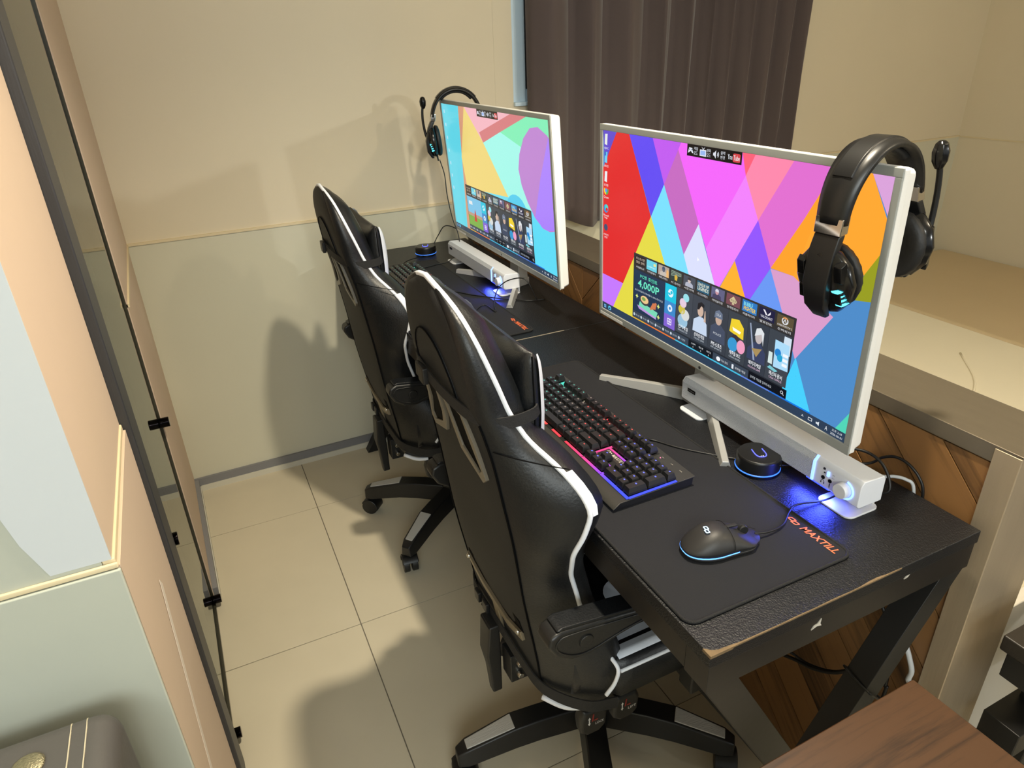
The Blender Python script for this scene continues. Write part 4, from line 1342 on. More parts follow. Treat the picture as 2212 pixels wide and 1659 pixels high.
            T.poly([(c0 - .016, .20), (c0 + .018, .215), (c0 + .002, .168)], (166, 140, 90), L + .9)
        else:
            T.poly([(c0 - .012, .165), (c0 + .034, .170), (c0 + .030, .285), (c0 - .014, .288)], (170, 216, 244), L)
            T.poly([(c0 + .010, .24), (c0 + .034, .24), (c0 + .034, .318), (c0 + .012, .318)], (206, 222, 236), L - .2)
            T.disc(c0 - .002, .235, .010, .018, (40, 130, 206), L + .4)
            T.disc(c0 + .006, .215, .009, .016, (40, 160, 206), L + .5)
            for q in range(3):
                T.rect(c0 + .014, c0 + .030, .185 + .022 * q, .198 + .022 * q, (240, 244, 248), L + .6)
            T.poly([(c0 - .030, .172), (c0 - .016, .172), (c0 - .018, .225), (c0 - .030, .225)], (210, 226, 224), L)
            T.poly([(c0 - .030, .150), (c0 - .004, .143), (c0 + .004, .153), (c0 - .022, .164)], (120, 196, 206), L)
    # bottom strip of the panel
    T.rect(P0, P1, Q0, 0.088, (58, 68, 82), 3.5)
    for k, s in enumerate(('쾌스포럼', '모니터', '키보드', '마우스', '계산판', '불스토리', '스킨변경')):
        a = 0.188 + 0.0375 * k
        T.disc(a, 0.068, 0.0045, 0.008, (196, 208, 220), L)
        T.text(s, a + .008, a + .028, .0625, .0735, (186, 198, 210), L)
    T.rect(0.456, 0.560, Q0, 0.088, (20, 24, 32), 3.8)
    for k, s in enumerate(('스피커', '헤드셋', '마이크')):
        T.text(s, 0.468 + .033 * k, 0.486 + .033 * k, .070, .080, (232, 234, 238), L)
        T.text('0', 0.4755 + .033 * k, 0.4785 + .033 * k, .055, .063, (232, 234, 238), L)
    T.disc(0.582, .068, .008, .011, (240, 242, 246), L); T.text('디스코드', .594, .620, .062, .074, (226, 230, 236), L)
    T.rect(0.634, 0.641, .057, .079, (226, 232, 240), L); T.text('모바일 게임', .646, .684, .062, .074, (226, 230, 236), L)
    T.rect(0.695, P1, Q0, 0.090, (14, 18, 26), 3.8)
    T.text('검색할 게임을 입력하세요', .702, .775, .062, .075, (196, 202, 210), L)
    T.poly([(0.8085 + .0045 * math.cos(a), .070 + .0075 * math.sin(a)) for a in np.linspace(0, 6.28, 16)], (226, 230, 236), L)
    T.disc(.8085, .070, .003, .005, (14, 18, 26), L + 1)
    T.poly([(.8112, .0655), (.8122, .0675), (.8160, .0600), (.815, .0585)], (226, 230, 236), L)
    for (a, b, c) in ((P0, .245, (226, 176, 50)), (.245, .395, (238, 122, 50)), (.395, .67, (70, 190, 226)), (.67, .77, (96, 130, 220)), (.77, P1, (40, 110, 210)), (P1, .899, (20, 120, 225))):
        T.rect(a, b, 0.042, Q0, c, 3.6)


M_bezel = mat('shaded white bezel', (158, 161, 158), 0.35, spec=0.5)  # white, greyed for the shade on its back-lit front
M_mback = mat('white monitor shell', (230, 228, 224), 0.4)
M_silver = mat('silver painted stand', (176, 176, 174), 0.35, metal=0.35)


def make_monitor(label, cx, cy, cz, yaw, tilt, W, H, wall, fill, near, stand_y):
    """local frame: screen in the yz plane facing -x, centre at the origin of the head"""
    t = thing('monitor', label, 'monitor', (cx + 0.03, stand_y, HD), 0, 'white framed monitors')
    head = Matrix.Translation((cx - (cx + 0.03), cy - stand_y, cz - HD)) @ Matrix.Rotation(yaw, 4, 'Z') @ Matrix.Rotation(tilt, 4, 'Y')
    b, bb_, D = 0.0105, 0.0155, 0.026

    def hp(name, shape, m, **kw):
        return part(name, xf(shape, head), m, t, **kw)
    w2, h2 = W / 2, H / 2
    hp('bezel', join(box(-0.003, 0.0, -w2 - b, w2 + b, h2, h2 + b + .001), box(-0.003, 0.0, -w2 - b, w2 + b, -h2 - bb_, -h2), box(-0.003, 0.0, -w2 - b, -w2, -h2, h2), box(-0.003, 0.0, w2, w2 + b, -h2, h2)), M_bezel, bevel=0.0008)
    hp('shell', prism(rrect(-w2 - b, w2 + b, -h2 - bb_, h2 + b + .001, 0.004, 3), 'x', 0.0005, 0.010), M_mback, bevel=0.001)
    hp('rear_cover', loft([[(0.010, y, z) for y, z in rrect(-w2 - b + .002, w2 + b - .002, -h2 - bb_ + .002, h2 + b - .001, 0.006, 3)],
                           [(0.026, y, z) for y, z in rrect(-w2 - b + .004, w2 + b - .004, -h2 - bb_ + .004, h2 + b - .003, 0.008, 3)],
                           [(0.040, y, z) for y, z in rrect(-w2 + .10, w2 - .10, -h2 + .04, h2 - .06, 0.02, 3)]]), M_mback, bevel=0.001)
    hp('panel_glass', box(-0.0004, 0.0003, -w2, w2, -h2, h2), mat('black panel', (8, 8, 9), 0.2))
    T = Tri(W, H)
    desktop(T, wall, fill, near)
    sc = T.build('screen_picture', t)
    sc.matrix_local = head @ Matrix.Translation((-0.0002, 0, 0))
    # maker's small print at the lower left of the bezel
    hp('badge', box(-0.0035, -0.003, w2 - 0.085, w2 + 0.004, -h2 - bb_ + 0.002, -h2 - bb_ + .008), M_mback)
    hp('sensor', cyl((-0.0036, -0.01, -h2 - bb_ + .006), (-0.003, -0.01, -h2 - bb_ + .006), 0.003, n=14), mat('dark sensor', (60, 60, 60), 0.4))
    # stand: two splayed feet and a neck
    sx = 0.03
    for s in (1, -1):
        apex = Vector((0.012, s * 0.035, 0)); tip = Vector((-0.093, s * 0.198, 0))
        d = (tip - apex).normalized(); n_ = Vector((-d.y, d.x, 0)) * 0.010
        R = []
        for p, hgt in ((apex, 0.024), (apex.lerp(tip, 0.5), 0.019), (tip, 0.012)):
            R.append([tuple(p + n_ + Vector((0, 0, 0.0))), tuple(p - n_), tuple(p - n_ * .55 + Vector((0, 0, hgt))), tuple(p + n_ * .55 + Vector((0, 0, hgt)))])
        part('foot', loft(R), M_silver, t, bevel=0.0012)
    part('stand_base', prism([(0.0, -0.05), (0.0, 0.05), (0.055, 0.03), (0.055, -0.03)], 'z', 0.0, 0.022), M_silver, t, bevel=0.002)
    part('neck', loft([[(0.018, -0.03, 0.022), (0.05, -0.03, 0.022), (0.05, 0.03, 0.022), (0.018, 0.03, 0.022)], [(0.022, -0.026, 0.20), (0.045, -0.026, 0.20), (0.045, 0.026, 0.20), (0.022, 0.026, 0.20)]]), M_silver, t, bevel=0.002)
    return t


make_monitor('white framed monitor showing colourful diamond wallpaper on the near desk', 0.3504, 0.4738, 1.1128, -0.0115, -0.0247, 0.6700, 0.381, NEAR_WALL, (78, 138, 198), True, 0.502)
make_monitor('white framed monitor showing glare-paled wallpaper on the far desk', 0.3715, 1.4201, 1.1061, -0.0103, -0.064, 0.735, 0.398, FAR_WALL, (110, 216, 236), False, 1.405)

# ================================================================== HEADSETS
M_hs = mat('satin black headset plastic', (22, 22, 23), 0.36)
M_hs2 = mat('gloss black headset facet', (16, 16, 17), 0.18)
M_pu = mat('black ear cushion leather', (20, 20, 21), 0.55, bump=0.5, bscale=90)
M_chrome = mat('bright chrome', (205, 200, 195), 0.08, metal=1.0)
M_cyan = mat('cyan headset led', (60, 200, 230), 0.3, emit=(90, 225, 250), estr=2.2)


def make_headset(label, loc, rz, half, mic_side, tilty=0.0):
    """local frame: band arches in the xz plane, top of the band at the origin, cups hang at -x and +x"""
    t = thing('headset', label, 'headset', loc, rz, 'black gaming headsets hung on the monitors')
    t.rotation_euler = (0, tilty, rz)
    a, h = half, 0.105

    def arc(t_, k=1.0):
        ang = math.pi * t_
        return Vector((-a * k * math.cos(ang), 0, -h + (h + (k - 1) * 0.05) * math.sin(ang) ** 0.85))
    # band: padded strap, wide in y
    R = []
    N = 30
    for i in range(N + 1):
        tt = 0.06 + 0.88 * i / N
        p = arc(tt)
        d = (arc(tt + 0.01) - arc(tt - 0.01)).normalized()
        nrm = Vector((d.z, 0, -d.x))
        if nrm.dot(p - Vector((0, 0, -h))) < 0:
            nrm = -nrm
        w_ = 0.0215 + 0.0065 * math.sin(math.pi * i / N)
        R.append([p + Vector((0, -w_, 0)) - nrm * .004, p + Vector((0, -w_ * .96, 0)) + nrm * .002, p + Vector((0, -w_ * .6, 0)) + nrm * .0052, p + nrm * .0062,
                  p + Vector((0, w_ * .6, 0)) + nrm * .0052, p + Vector((0, w_ * .96, 0)) + nrm * .002, p + Vector((0, w_, 0)) - nrm * .004, p - nrm * .0062])
    part('headband', loft(R), M_hs, t, smooth=True)
    R = []
    for i in range(N + 1):
        tt = 0.26 + 0.48 * i / N
        p = arc(tt)
        d = (arc(tt + 0.01) - arc(tt - 0.01)).normalized()
        nrm = Vector((d.z, 0, -d.x))
        if nrm.dot(p - Vector((0, 0, -h))) < 0:
            nrm = -nrm
        ww = 0.015
        q = p - nrm * .006
        R.append([q + Vector((0, -ww, 0)), q + Vector((0, -ww * .7, 0)) - nrm * .006, q + Vector((0, ww * .7, 0)) - nrm * .006, q + Vector((0, ww, 0))])
    part('head_cushion', loft(R), M_pu, t, smooth=True)
    R = []
    for i in range(N + 1):
        tt = 0.24 + 0.52 * i / N
        p = arc(tt)
        d = (arc(tt + 0.01) - arc(tt - 0.01)).normalized()
        nrm = Vector((d.z, 0, -d.x))
        if nrm.dot(p - Vector((0, 0, -h))) < 0:
            nrm = -nrm
        q = p + nrm * .0056
        R.append([q + Vector((0, -.015, 0)) - nrm * .002, q + Vector((0, -.013, 0)) + nrm * .002, q + Vector((0, .013, 0)) + nrm * .002, q + Vector((0, .015, 0)) - nrm * .002])
    part('band_cap', loft(R), M_hs, t, bevel=0.0008)
    for s in (-1, 1):
        # chrome collar then the slider arm down to the cup
        x0 = s * (a - 0.001)
        zc = -h + 0.022
        part('chrome_collar', loft([[(x0 - .0075, -.0195, zc - .009), (x0 + .0075, -.0195, zc - .009), (x0 + .0075, .0195, zc - .009), (x0 - .0075, .0195, zc - .009)],
                                    [(x0 - .0072 - s * .004, -.020, zc + .012), (x0 + .0072 - s * .004, -.020, zc + .012), (x0 + .0072 - s * .004, .020, zc + .012), (x0 - .0072 - s * .004, .020, zc + .012)]]), M_chrome, t, bevel=0.0012)
        arm = [[(x0 - .006, -.0185, zc - .009), (x0 + .006, -.0185, zc - .009), (x0 + .006, .0185, zc - .009), (x0 - .006, .0185, zc - .009)],
               [(x0 + s * .010 - .006, -.019, zc - .030), (x0 + s * .010 + .006, -.019, zc - .030), (x0 + s * .010 + .006, .019, zc - .030), (x0 + s * .010 - .006, .019, zc - .030)],
               [(x0 + s * .020 - .006, -.018, zc - .070), (x0 + s * .020 + .006, -.018, zc - .070), (x0 + s * .020 + .006, .018, zc - .070), (x0 + s * .020 - .006, .018, zc - .070)],
               [(x0 + s * .018 - .006, -.015, zc - .102), (x0 + s * .018 + .006, -.015, zc - .102), (x0 + s * .018 + .006, .015, zc - .102), (x0 + s * .018 - .006, .015, zc - .102)],
               [(x0 + s * .006 - .005, -.010, zc - .122), (x0 + s * .006 + .004, -.010, zc - .122), (x0 + s * .006 + .004, .010, zc - .122), (x0 + s * .006 - .005, .010, zc - .122)]]
        part('slider_arm', loft(arm), M_hs, t, bevel=0.002)
        # ear cup: faceted shell outside, ruffled cushion inside
        C = Vector((x0 - s * 0.002, 0, zc - 0.070))
        ax = Vector((s, 0, -0.10)).normalized()
        u = Vector((0, 1, 0))
        v = ax.cross(u).normalized()

        def ring(off, rx, rz_, n=18, jag=0.0):
            return [tuple(C + ax * off + u * (rx * math.cos(2 * math.pi * k / n)) + v * (rz_ * math.sin(2 * math.pi * k / n)) * (1 + jag * (k % 2))) for k in range(n)]
        cup = part('ear_cup', loft([ring(-.006, .038, .044, 12), ring(.002, .043, .049, 12), ring(.009, .042, .048, 12), ring(.015, .034, .040, 12), ring(.019, .015, .020, 12)]), M_hs2, t, bevel=0.001, seg=1)
        for (yy, zz_, ry, rz2) in ((.024, .018, .010, .013), (-.026, .016, .009, .012), (-.028, -.018, .008, .016), (.028, -.016, .008, .014)):
            b0 = C + ax * .009 + u * yy + v * zz_
            part('cup_facet', loft([[tuple(b0 + u * p + v * q) for p, q in ((-ry, -rz2), (ry, -rz2), (ry, rz2), (-ry, rz2))],
                                    [tuple(b0 + ax * .009 + u * p * .7 + v * q * .7) for p, q in ((-ry, -rz2), (ry, -rz2), (ry, rz2), (-ry, rz2))]]), M_hs2, t, bevel=0.0008, seg=1)
        # lit claw mark
        for q in range(4 if s < 0 else 0):
            o_ = C + ax * (0.0180 - 0.0008 * q) + v * (0.006 + .0062 * q) * (1 if ax.cross(u).z < 0 else -1) + u * (-.0255 - .0012 * q)
            part('lit_mark', loft([[tuple(o_ + u * p + v * r_) for p, r_ in ((-.0085, -.001), (-.002, -.0026), (.007, .0005), (.005, .0030), (-.003, .0026))],
                                   [tuple(o_ - ax * .008 + u * p + v * r_) for p, r_ in ((-.0085, -.001), (-.002, -.0026), (.007, .0005), (.005, .0030), (-.003, .0026))]]), M_cyan, t)
        n = 48
        cu = [ring(-.006, .039, .045, n), [], [], [], ring(-.012, .018, .022, n)]
        for j, (off, rx, rz_) in enumerate(((-.009, .0405, .0470), (-.017, .038, .044), (-.020, .029, .034))):
            cu[1 + j] = [tuple(C + ax * off + u * (rx * (1 + .02 * (k % 2)) * math.cos(2 * math.pi * k / n)) + v * (rz_ * (1 + .02 * (k % 2)) * math.sin(2 * math.pi * k / n))) for k in range(n)]
        part('ear_cushion', loft(cu), M_pu, t, smooth=True)
        if s == mic_side:
            m0 = C + ax * .012 - u * .022 * s
            pts = [m0, m0 + Vector((s * .012, 0, .018)), m0 + Vector((s * .018, 0, .055)), m0 + Vector((s * .018, 0, .088)), m0 + Vector((s * .014, 0, .110))]
            part('mic_boom', tube(pts, 0.0042, 8, 5, rad=[.0055, .0042, .0040, .0038]), M_hs, t, smooth=True)
            e = pts[-1]
            tp_ = part('mic_capsule', loft([[tuple(e + Vector((r_ * math.cos(q * math.pi / 4), r_ * math.sin(q * math.pi / 4), dz))) for q in range(8)] for r_, dz in ((.005, -.012), (.0098, -.002), (.0108, .010), (.008, .020), (.0035, .024))]), M_hs2, t, bevel=0.0008, seg=1)
            part('mic_pivot', cyl(m0, m0 + ax * .008, .009, n=14), M_hs, t, bevel=0.001)
            if label.find('far') >= 0:
                cb = C + v * (-.046 if v.z > 0 else .046)
                part('cable_sleeve', cyl(cb + Vector((0, 0, .004)), cb + Vector((.003, 0, -.016)), .0032, .0022, 10), M_cab, t)
    return t


make_headset('black headset hanging over the right corner of the near monitor', (0.338, 0.172, 1.340), math.radians(4), 0.076, 1, -0.16)
make_headset('black headset hanging over the left corner of the far monitor', (0.402, 1.762, 1.346), math.radians(-14), 0.080, -1)

# ================================================================== CHAIRS
M_pu_b = mat('black leatherette', (15, 17, 20), 0.42, bump=0.22, bscale=260, spec=0.5, var=0.08, vscale=5)
M_fab = mat('charcoal back cover', (20, 21, 22), 0.66, bump=0.12, bscale=320, var=0.06, vscale=4)
M_piping = mat('white piping', (230, 234, 242), 0.45)
M_wpu = mat('white leatherette', (226, 232, 242), 0.42, bump=0.12, bscale=260)
M_plast = mat('black nylon plastic', (24, 24, 24), 0.42, bump=0.06, bscale=300)
M_slot = mat('grey brown slot frame', (104, 97, 84), 0.35)
M_strap = mat('black woven strap', (22, 22, 23), 0.7, bump=0.6, bscale=500, stretch=(1, 1, 3))
M_bolt = mat('zinc bolt', (190, 188, 180), 0.25, metal=1.0)
M_sil = mat('silver grey foot insert', (182, 180, 174), 0.4, bump=0.5, bscale=60, stretch=(1, 8, 1))
M_dark = mat('dark seam and slot shade', (4, 4, 5), 0.8, spec=0.1)
M_brk = mat('bare steel bracket', (140, 128, 106), 0.4, metal=0.5)

Z_ = [.405, .45, .50, .56, .60, .64, .66, .72, .78, .82, .86, .89, .92, .955, 1.0, 1.05, 1.10, 1.135, 1.155, 1.168]
XR = [-.198, -.203, -.21, -.220, -.227, -.233, -.236, -.243, -.25, -.256, -.262, -.266, -.27, -.277, -.288, -.297, -.303, -.305, -.304, -.298]
HR = [.142, .147, .152, .156, .157, .157, .157, .157, .156, .154, .151, .148, .144, .139, .132, .125, .112, .088, .055, .02]
XP = [-.125, -.108, -.106, -.116, -.134, -.147, -.150, -.168, -.178, -.168, -.158, -.167, -.185, -.216, -.238, -.255, -.272, -.283, -.289, -.295]
HP = [.205, .232, .238, .228, .206, .192, .190, .198, .222, .236, .24, .227, .196, .156, .142, .140, .129, .105, .070, .025]
XF = [-.10, -.105, -.11, -.118, -.122, -.127, -.13, -.14, -.15, -.158, -.165, -.17, -.178, -.19, -.206, -.222, -.240, -.256, -.272, -.292]


def smooth_fn(xs, ys):
    xs = np.array(xs); ys = np.array(ys)
    zz_ = np.linspace(xs[0], xs[-1], 400)
    yy = np.interp(zz_, xs, ys)
    k = np.ones(13) / 13
    yp = np.convolve(np.r_[np.full(6, yy[0]), yy, np.full(6, yy[-1])], k, 'valid')
    yp[:3] = yy[:3]; yp[-6:] = yy[-6:]
    return lambda z: float(np.interp(z, zz_, yp))


fXR, fHR, fXP, fHP, fXF = [smooth_fn(Z_, q) for q in (XR, HR, XP, HP, XF)]
ZS = list(np.linspace(.405, 1.10, 46)) + list(np.linspace(1.11, 1.168, 10))


def side_mid(z, t):
    """point on the flank between the rear edge (t=0) and the piping (t=1)"""
    xr, hr, xp, hp = fXR(z), fHR(z), fXP(z), fHP(z)
    x = xr + (xp - xr) * t
    y = hr + (hp - hr) * t
    bul = math.sin(math.pi * t) * (0.012 if z > .6 else 0.010)
    wr = 0.0022 * math.sin(z * 70 + t * 6) * math.sin(math.pi * t) * (1 if .55 < z < 1.0 else 0.3)
    return x - bul * .5 * (hp - hr) / .1 + wr * .3, y + bul + wr


def back_ring(z):
    xr, hr, xp, hp, xf_ = fXR(z), fHR(z), fXP(z), fHP(z), fXF(z)
    k = min(1.0, (1.1685 - z) / .045) ** .7
    half = [(xr - .004 * min(1, hr / .15), 0.0), (xr - .003 * min(1, hr / .15), hr * .55), (xr, hr * .9), (xr + .003, hr)]
    for t in (.2, .4, .6, .8):
        half.append(side_mid(z, t))
    half += [(xp, hp), (xp + .013 * k, hp - .002 * k), (xp + .030 * k, hp - .016 * k), (xp + .032 * k, hp * .80), (xf_ + .006 * k, hp * .56), (xf_, hp * .25), (xf_, 0.0)]
    right = [(x, -y, z) for x, y in half]
    left = [(x, y, z) for x, y in half[1:-1]][::-1]
    return right + left


def surf_x(y, z):
    """x of the rear face at height z"""
    xr, hr = fXR(z), fHR(z)
    return xr - .004 * max(0, 1 - (abs(y) / max(hr, .01)) ** 2)


def rear_patch(poly_yz, lift, depth):
    """a plate lying on the rear face, outline given in (y, z)"""
    out = [(surf_x(y, z) - lift, y, z) for y, z in poly_yz]
    inn = [(surf_x(y, z) + depth, y, z) for y, z in poly_yz]
    return loft([out, inn])


def rear_ring(outer, inner, lift, depth):
    n = len(outer)
    V = [(surf_x(y, z) - lift, y, z) for y, z in outer] + [(surf_x(y, z) - lift, y, z) for y, z in inner] + [(surf_x(y, z) + depth, y, z) for y, z in outer] + [(surf_x(y, z) + depth, y, z) for y, z in inner]
    Fq = []
    for k in range(n):
        j = (k + 1) % n
        Fq += [(k, j, n + j, n + k), (2 * n + j, 2 * n + k, 3 * n + k, 3 * n + j), (k, 2 * n + k, 2 * n + j, j), (n + j, 3 * n + j, 3 * n + k, n + k)]
    return V, Fq


def inset(poly, d):
    cx = sum(p[0] for p in poly) / len(poly); cy = sum(p[1] for p in poly) / len(poly)
    out = []
    for p in poly:
        v = Vector((p[0] - cx, p[1] - cy)); L = v.length
        v *= max(0, 1 - d / L)
        out.append((cx + v.x, cy + v.y))
    return out


def seat_top(x, y):
    e = abs(y) / .245
    z = .505 + .040 * max(0, (e - .55) / .45) ** 1.5 - .022 * max(0, e - .92) / .08
    z += -.02 * max(0, (x - .20) / .10) ** 2
    return z


def make_chair(label, x, y, rz, star, lift=0.0):
    t = thing('gaming_chair', label, 'chair', (x, y, 0), rz, 'two black and white gaming chairs')
    rings = [back_ring(z) for z in ZS]
    n = len(rings[0])
    V, Fq = loft(rings, caps=True)
    # split the loft: rear cover (between the rear edges), white wing accent, rest
    def col_faces(cols, i0=0, i1=len(ZS) - 1):
        return [(i * n + j, i * n + (j + 1) % n, (i + 1) * n + (j + 1) % n, (i + 1) * n + j) for i in range(i0, i1) for j in cols]
    H = 14                                               # index of the front centre
    rear = [0, 1, 2] + [n - 1, n - 2, n - 3]
    iw0 = min(range(len(ZS)), key=lambda i: abs(ZS[i] - .856)); iw1 = min(range(len(ZS)), key=lambda i: abs(ZS[i] - .910))
    wings = [set(col_faces([c_], iw0, iw1)) for c_ in (8, n - 9)]
    wing = wings[0] | wings[1]
    rf = set(col_faces(rear))

    def sub(faces):
        idx = sorted({i for q in faces for i in q}); mp_ = {a: b for b, a in enumerate(idx)}
        return [V[i] for i in idx], [tuple(mp_[i] for i in q) for q in faces]
    part('backrest', sub([q for q in Fq if q not in rf and q not in wing]), M_pu_b, t, smooth=True)
    part('back_cover', sub([q for q in Fq if q in rf]), M_fab, t, smooth=True)
    for wg in wings:
        part('wing_accent', sub([q for q in Fq if q in wg]), M_wpu, t, smooth=True)
    # piping up one side, over the top, down the other; dark seam behind
    zr = [z for z in np.linspace(.635, 1.166, 56)]
    lp = [(fXP(z) - .002, -fHP(z) - .0005, z) for z in zr] + [(fXP(1.168) - .002, 0, 1.1715)] + [(fXP(z) - .002, fHP(z) + .0005, z) for z in reversed(zr)]
    part('piping', tube(lp, 0.0042, 8, smooth=False), M_piping, t, smooth=True)
    for s in (-1, 1):
        part('seam', tube([(fXR(z) + .002, s * (fHR(z) + .0008), z) for z in np.linspace(.42, .985, 30)], 0.0016, 6, smooth=False), M_dark, t, smooth=True)
        q = [side_mid(.945 - .012 * k, .1 + .2 * k) for k in range(5)]
        part('stitching', tube([(q[k][0], s * (q[k][1] + .0006), .945 - .004 * k) for k in range(5)], 0.0009, 5, 3), M_dark, t)
    # slot frames on the rear face, dark plates painted as the shade inside
    for s in (1, -1):
        o = [(s * .012, .992), (s * .084, .994), (s * .102, .936), (s * .120, .880), (s * .106, .868), (s * .032, .892), (s * .015, .930)]
        part('slot_frame', rear_ring(o, inset(o, .0165), .005, .002), M_slot, t, bevel=0.001)
        part('slot_shade_plate', rear_patch(inset(o, .016), .0016, .002), M_dark, t)
    arch = [(.080 * math.cos(a), 1.005 + .085 * math.sin(a)) for a in np.linspace(0, math.pi, 18)]
    part('cover_flap', rear_patch(arch, .0016, .002), M_fab, t, bevel=0.001)
    part('flap_seam', tube([(surf_x(yy, zz_) - .0020, yy, zz_) for yy, zz_ in arch], 0.0014, 6, smooth=False), M_dark, t, smooth=True)
    # strap of the head pillow round the back
    zst = 1.003
    hb = [(-.192, -.144), (-.205, -.150), (-.240, -.152), (-.272, -.142), (-.292, -.10), (-.300, -.03), (-.300, .03), (-.292, .10), (-.272, .142), (-.240, .152), (-.192, .144)]
    zo = [-.008, -.012, -.014, -.012, -.005, .0, .003, .002, 0, -.004, -.008]
    part('pillow_strap', ribbon([(a - .001, b, zst + c_) for (a, b), c_ in zip(hb, zo)], [(0.0, 0, 1)], .019, .0025), M_strap, t)
    bk = part('strap_buckle', box(-.311, -.3015, .018, .044, zst - .014, zst + .014), M_plast, t, bevel=0.002)
    part('strap_buckle', box(-.309, -.3015, .048, .062, zst - .012, zst + .012), M_plast, t, bevel=0.002)
    # head pillow
    def pil(zz_, yy, f):
        """pillow surface: f=0 rear face, f=1 front face"""
        k = max(0.0, 1 - abs(zz_) ** 4) ** .5
        e = min(1.0, abs(yy) / .142)
        th = (.028 + .040 * (1 - e ** 2.2)) * (.30 + .70 * k)
        mid = -.198 + .012 * (1 - e ** 2)
        return mid + th * (f - .5)
    P = []
    for zz_ in np.linspace(-1, 1, 14):
        row = []
        for yy in np.linspace(-1, 1, 15):
            row.append((pil(zz_, yy * .142, 1.0 if abs(yy) < 1 else .72), yy * (.142 - .006 * abs(zz_)), .983 + .096 * zz_ - (.026 * (1 - yy ** 2) if zz_ > 0 else 0) * zz_))
        for yy in np.linspace(1, -1, 15):
            row.append((pil(zz_, yy * .142, 0.0 if abs(yy) < 1 else .28), yy * (.142 - .006 * abs(zz_)), .983 + .096 * zz_ - (.026 * (1 - yy ** 2) if zz_ > 0 else 0) * zz_))
        P.append(row)
    part('head_pillow', loft(P), M_pu_b, t, smooth=True)
    for s in (-1, 1):
        rows = []
        for zz_ in np.linspace(-.6, .97, 14):
            wdt = .030 * (1 - .6 * abs(zz_ - .2))
            rows.append([(pil(zz_, .142 - wdt * q / 3, 1.0 if q else .80) + .0022, s * (.1425 - .006 * abs(zz_) - wdt * q / 3), .983 + .096 * zz_ - (.026 * (1 - ((.142 - wdt * q / 3) / .142) ** 2) if zz_ > 0 else 0) * zz_) for q in range(4)])
        part('pillow_accent', loft(rows, closed=False), M_wpu, t, smooth=True)
        part('pillow_seam', tube([(pil(zz_, .142, .5), s * (.1425 - .006 * abs(zz_)), .983 + .096 * zz_) for zz_ in np.linspace(-.95, .95, 14)], .0012, 5, smooth=False), M_dark, t)
    # dark plate for the shade of the lower slit, steel bracket and screws
    sl = [(-.125, .552), (-.118, .574), (.118, .560), (.126, .538), (.06, .520), (-.05, .512)]
    part('slit_shade_plate', rear_patch(sl, .0010, .002), M_dark, t)
    br = [(-.120, .556), (-.055, .522), (-.012, .520), (-.012, .470), (.012, .470), (.012, .523), (.055, .528), (.120, .545), (.120, .538), (.05, .516), (.0, .505), (-.05, .508), (-.122, .540)]
    part('recline_bracket', rear_patch([(-.122, .552), (-.06, .530), (.05, .532), (.122, .550), (.122, .534), (.05, .512), (-.06, .509), (-.124, .532)], .006, .001), M_brk, t, bevel=0.001)
    part('recline_bracket', rear_patch([(-.014, .520), (.012, .520), (.010, .455), (-.012, .455)], .0045, .001), M_brk, t, bevel=0.001)
    for s in (-1, 1):
        part('screw', cyl((surf_x(0, .545) - .0035, s * .112, .545), (surf_x(0, .545) - .0075, s * .112, .545), .006, .0045, 14), M_bolt, t, bevel=0.001)
    # lower strap wrapped round the foot of the back, with buckles
    part('lower_strap', ribbon([(-.100, -.242, .440), (-.15, -.222, .436), (-.200, -.162, .440), (-.2135, -.09, .452), (-.2165, 0, .460), (-.2135, .09, .452), (-.200, .162, .440), (-.15, .222, .436), (-.100, .242, .440)], [(0, 0, 1)], .026, .0025), M_strap, t)
    for (yy, zz_) in ((.085, .462), (.045, .466)):
        part('strap_buckle', box(-.2255, -.2175, yy - .011, yy + .011, zz_ - .012, zz_ + .012), M_plast, t, bevel=0.002)
    part('tilt_handle', loft([[(-.236, -.004, .455), (-.214, -.004, .455), (-.214, .044, .455), (-.236, .044, .455)], [(-.242, .0, .375), (-.212, .0, .375), (-.212, .042, .375), (-.242, .042, .375)],
                              [(-.236, .006, .335), (-.210, .006, .335), (-.210, .034, .335), (-.236, .034, .335)], [(-.231, .008, .262), (-.210, .008, .262), (-.210, .030, .262), (-.231, .030, .262)]]), M_plast, t, bevel=0.004, seg=3)
    part('hinge_plate', box(-.208, -.10, -.035, .006, .325, .395), M_plast, t, bevel=0.002)
    for (xx_, zz_) in ((-.190, .375), (-.165, .345), (-.190, .345)):
        part('bolt', cyl((xx_, -.035, zz_), (xx_, -.045, zz_), .0075, .006, 14), M_bolt, t, bevel=0.001)
    # seat
    R = []
    xs_ = np.linspace(-.165, .275, 20)
    for i, xx_ in enumerate(xs_):
        hw = .245 * (1 - .03 * max(0, (xx_ - .15) / .1) ** 2) * (1 - .16 * min(1, max(0, (-.098 - xx_) / .03)))
        ring = []
        for e in np.linspace(-1, 1, 25):
            z = seat_top(xx_, e * .245)
            ring.append((xx_, e * hw, z))
        zb = .435
        ring += [(xx_, hw + .003, .49), (xx_, hw, .455), (xx_, hw * .9, zb), (xx_, 0, zb - .005), (xx_, -hw * .9, zb), (xx_, -hw, .455), (xx_, -hw - .003, .49)]
        R.append(ring)
    part('seat', loft(R), M_pu_b, t, smooth=True)

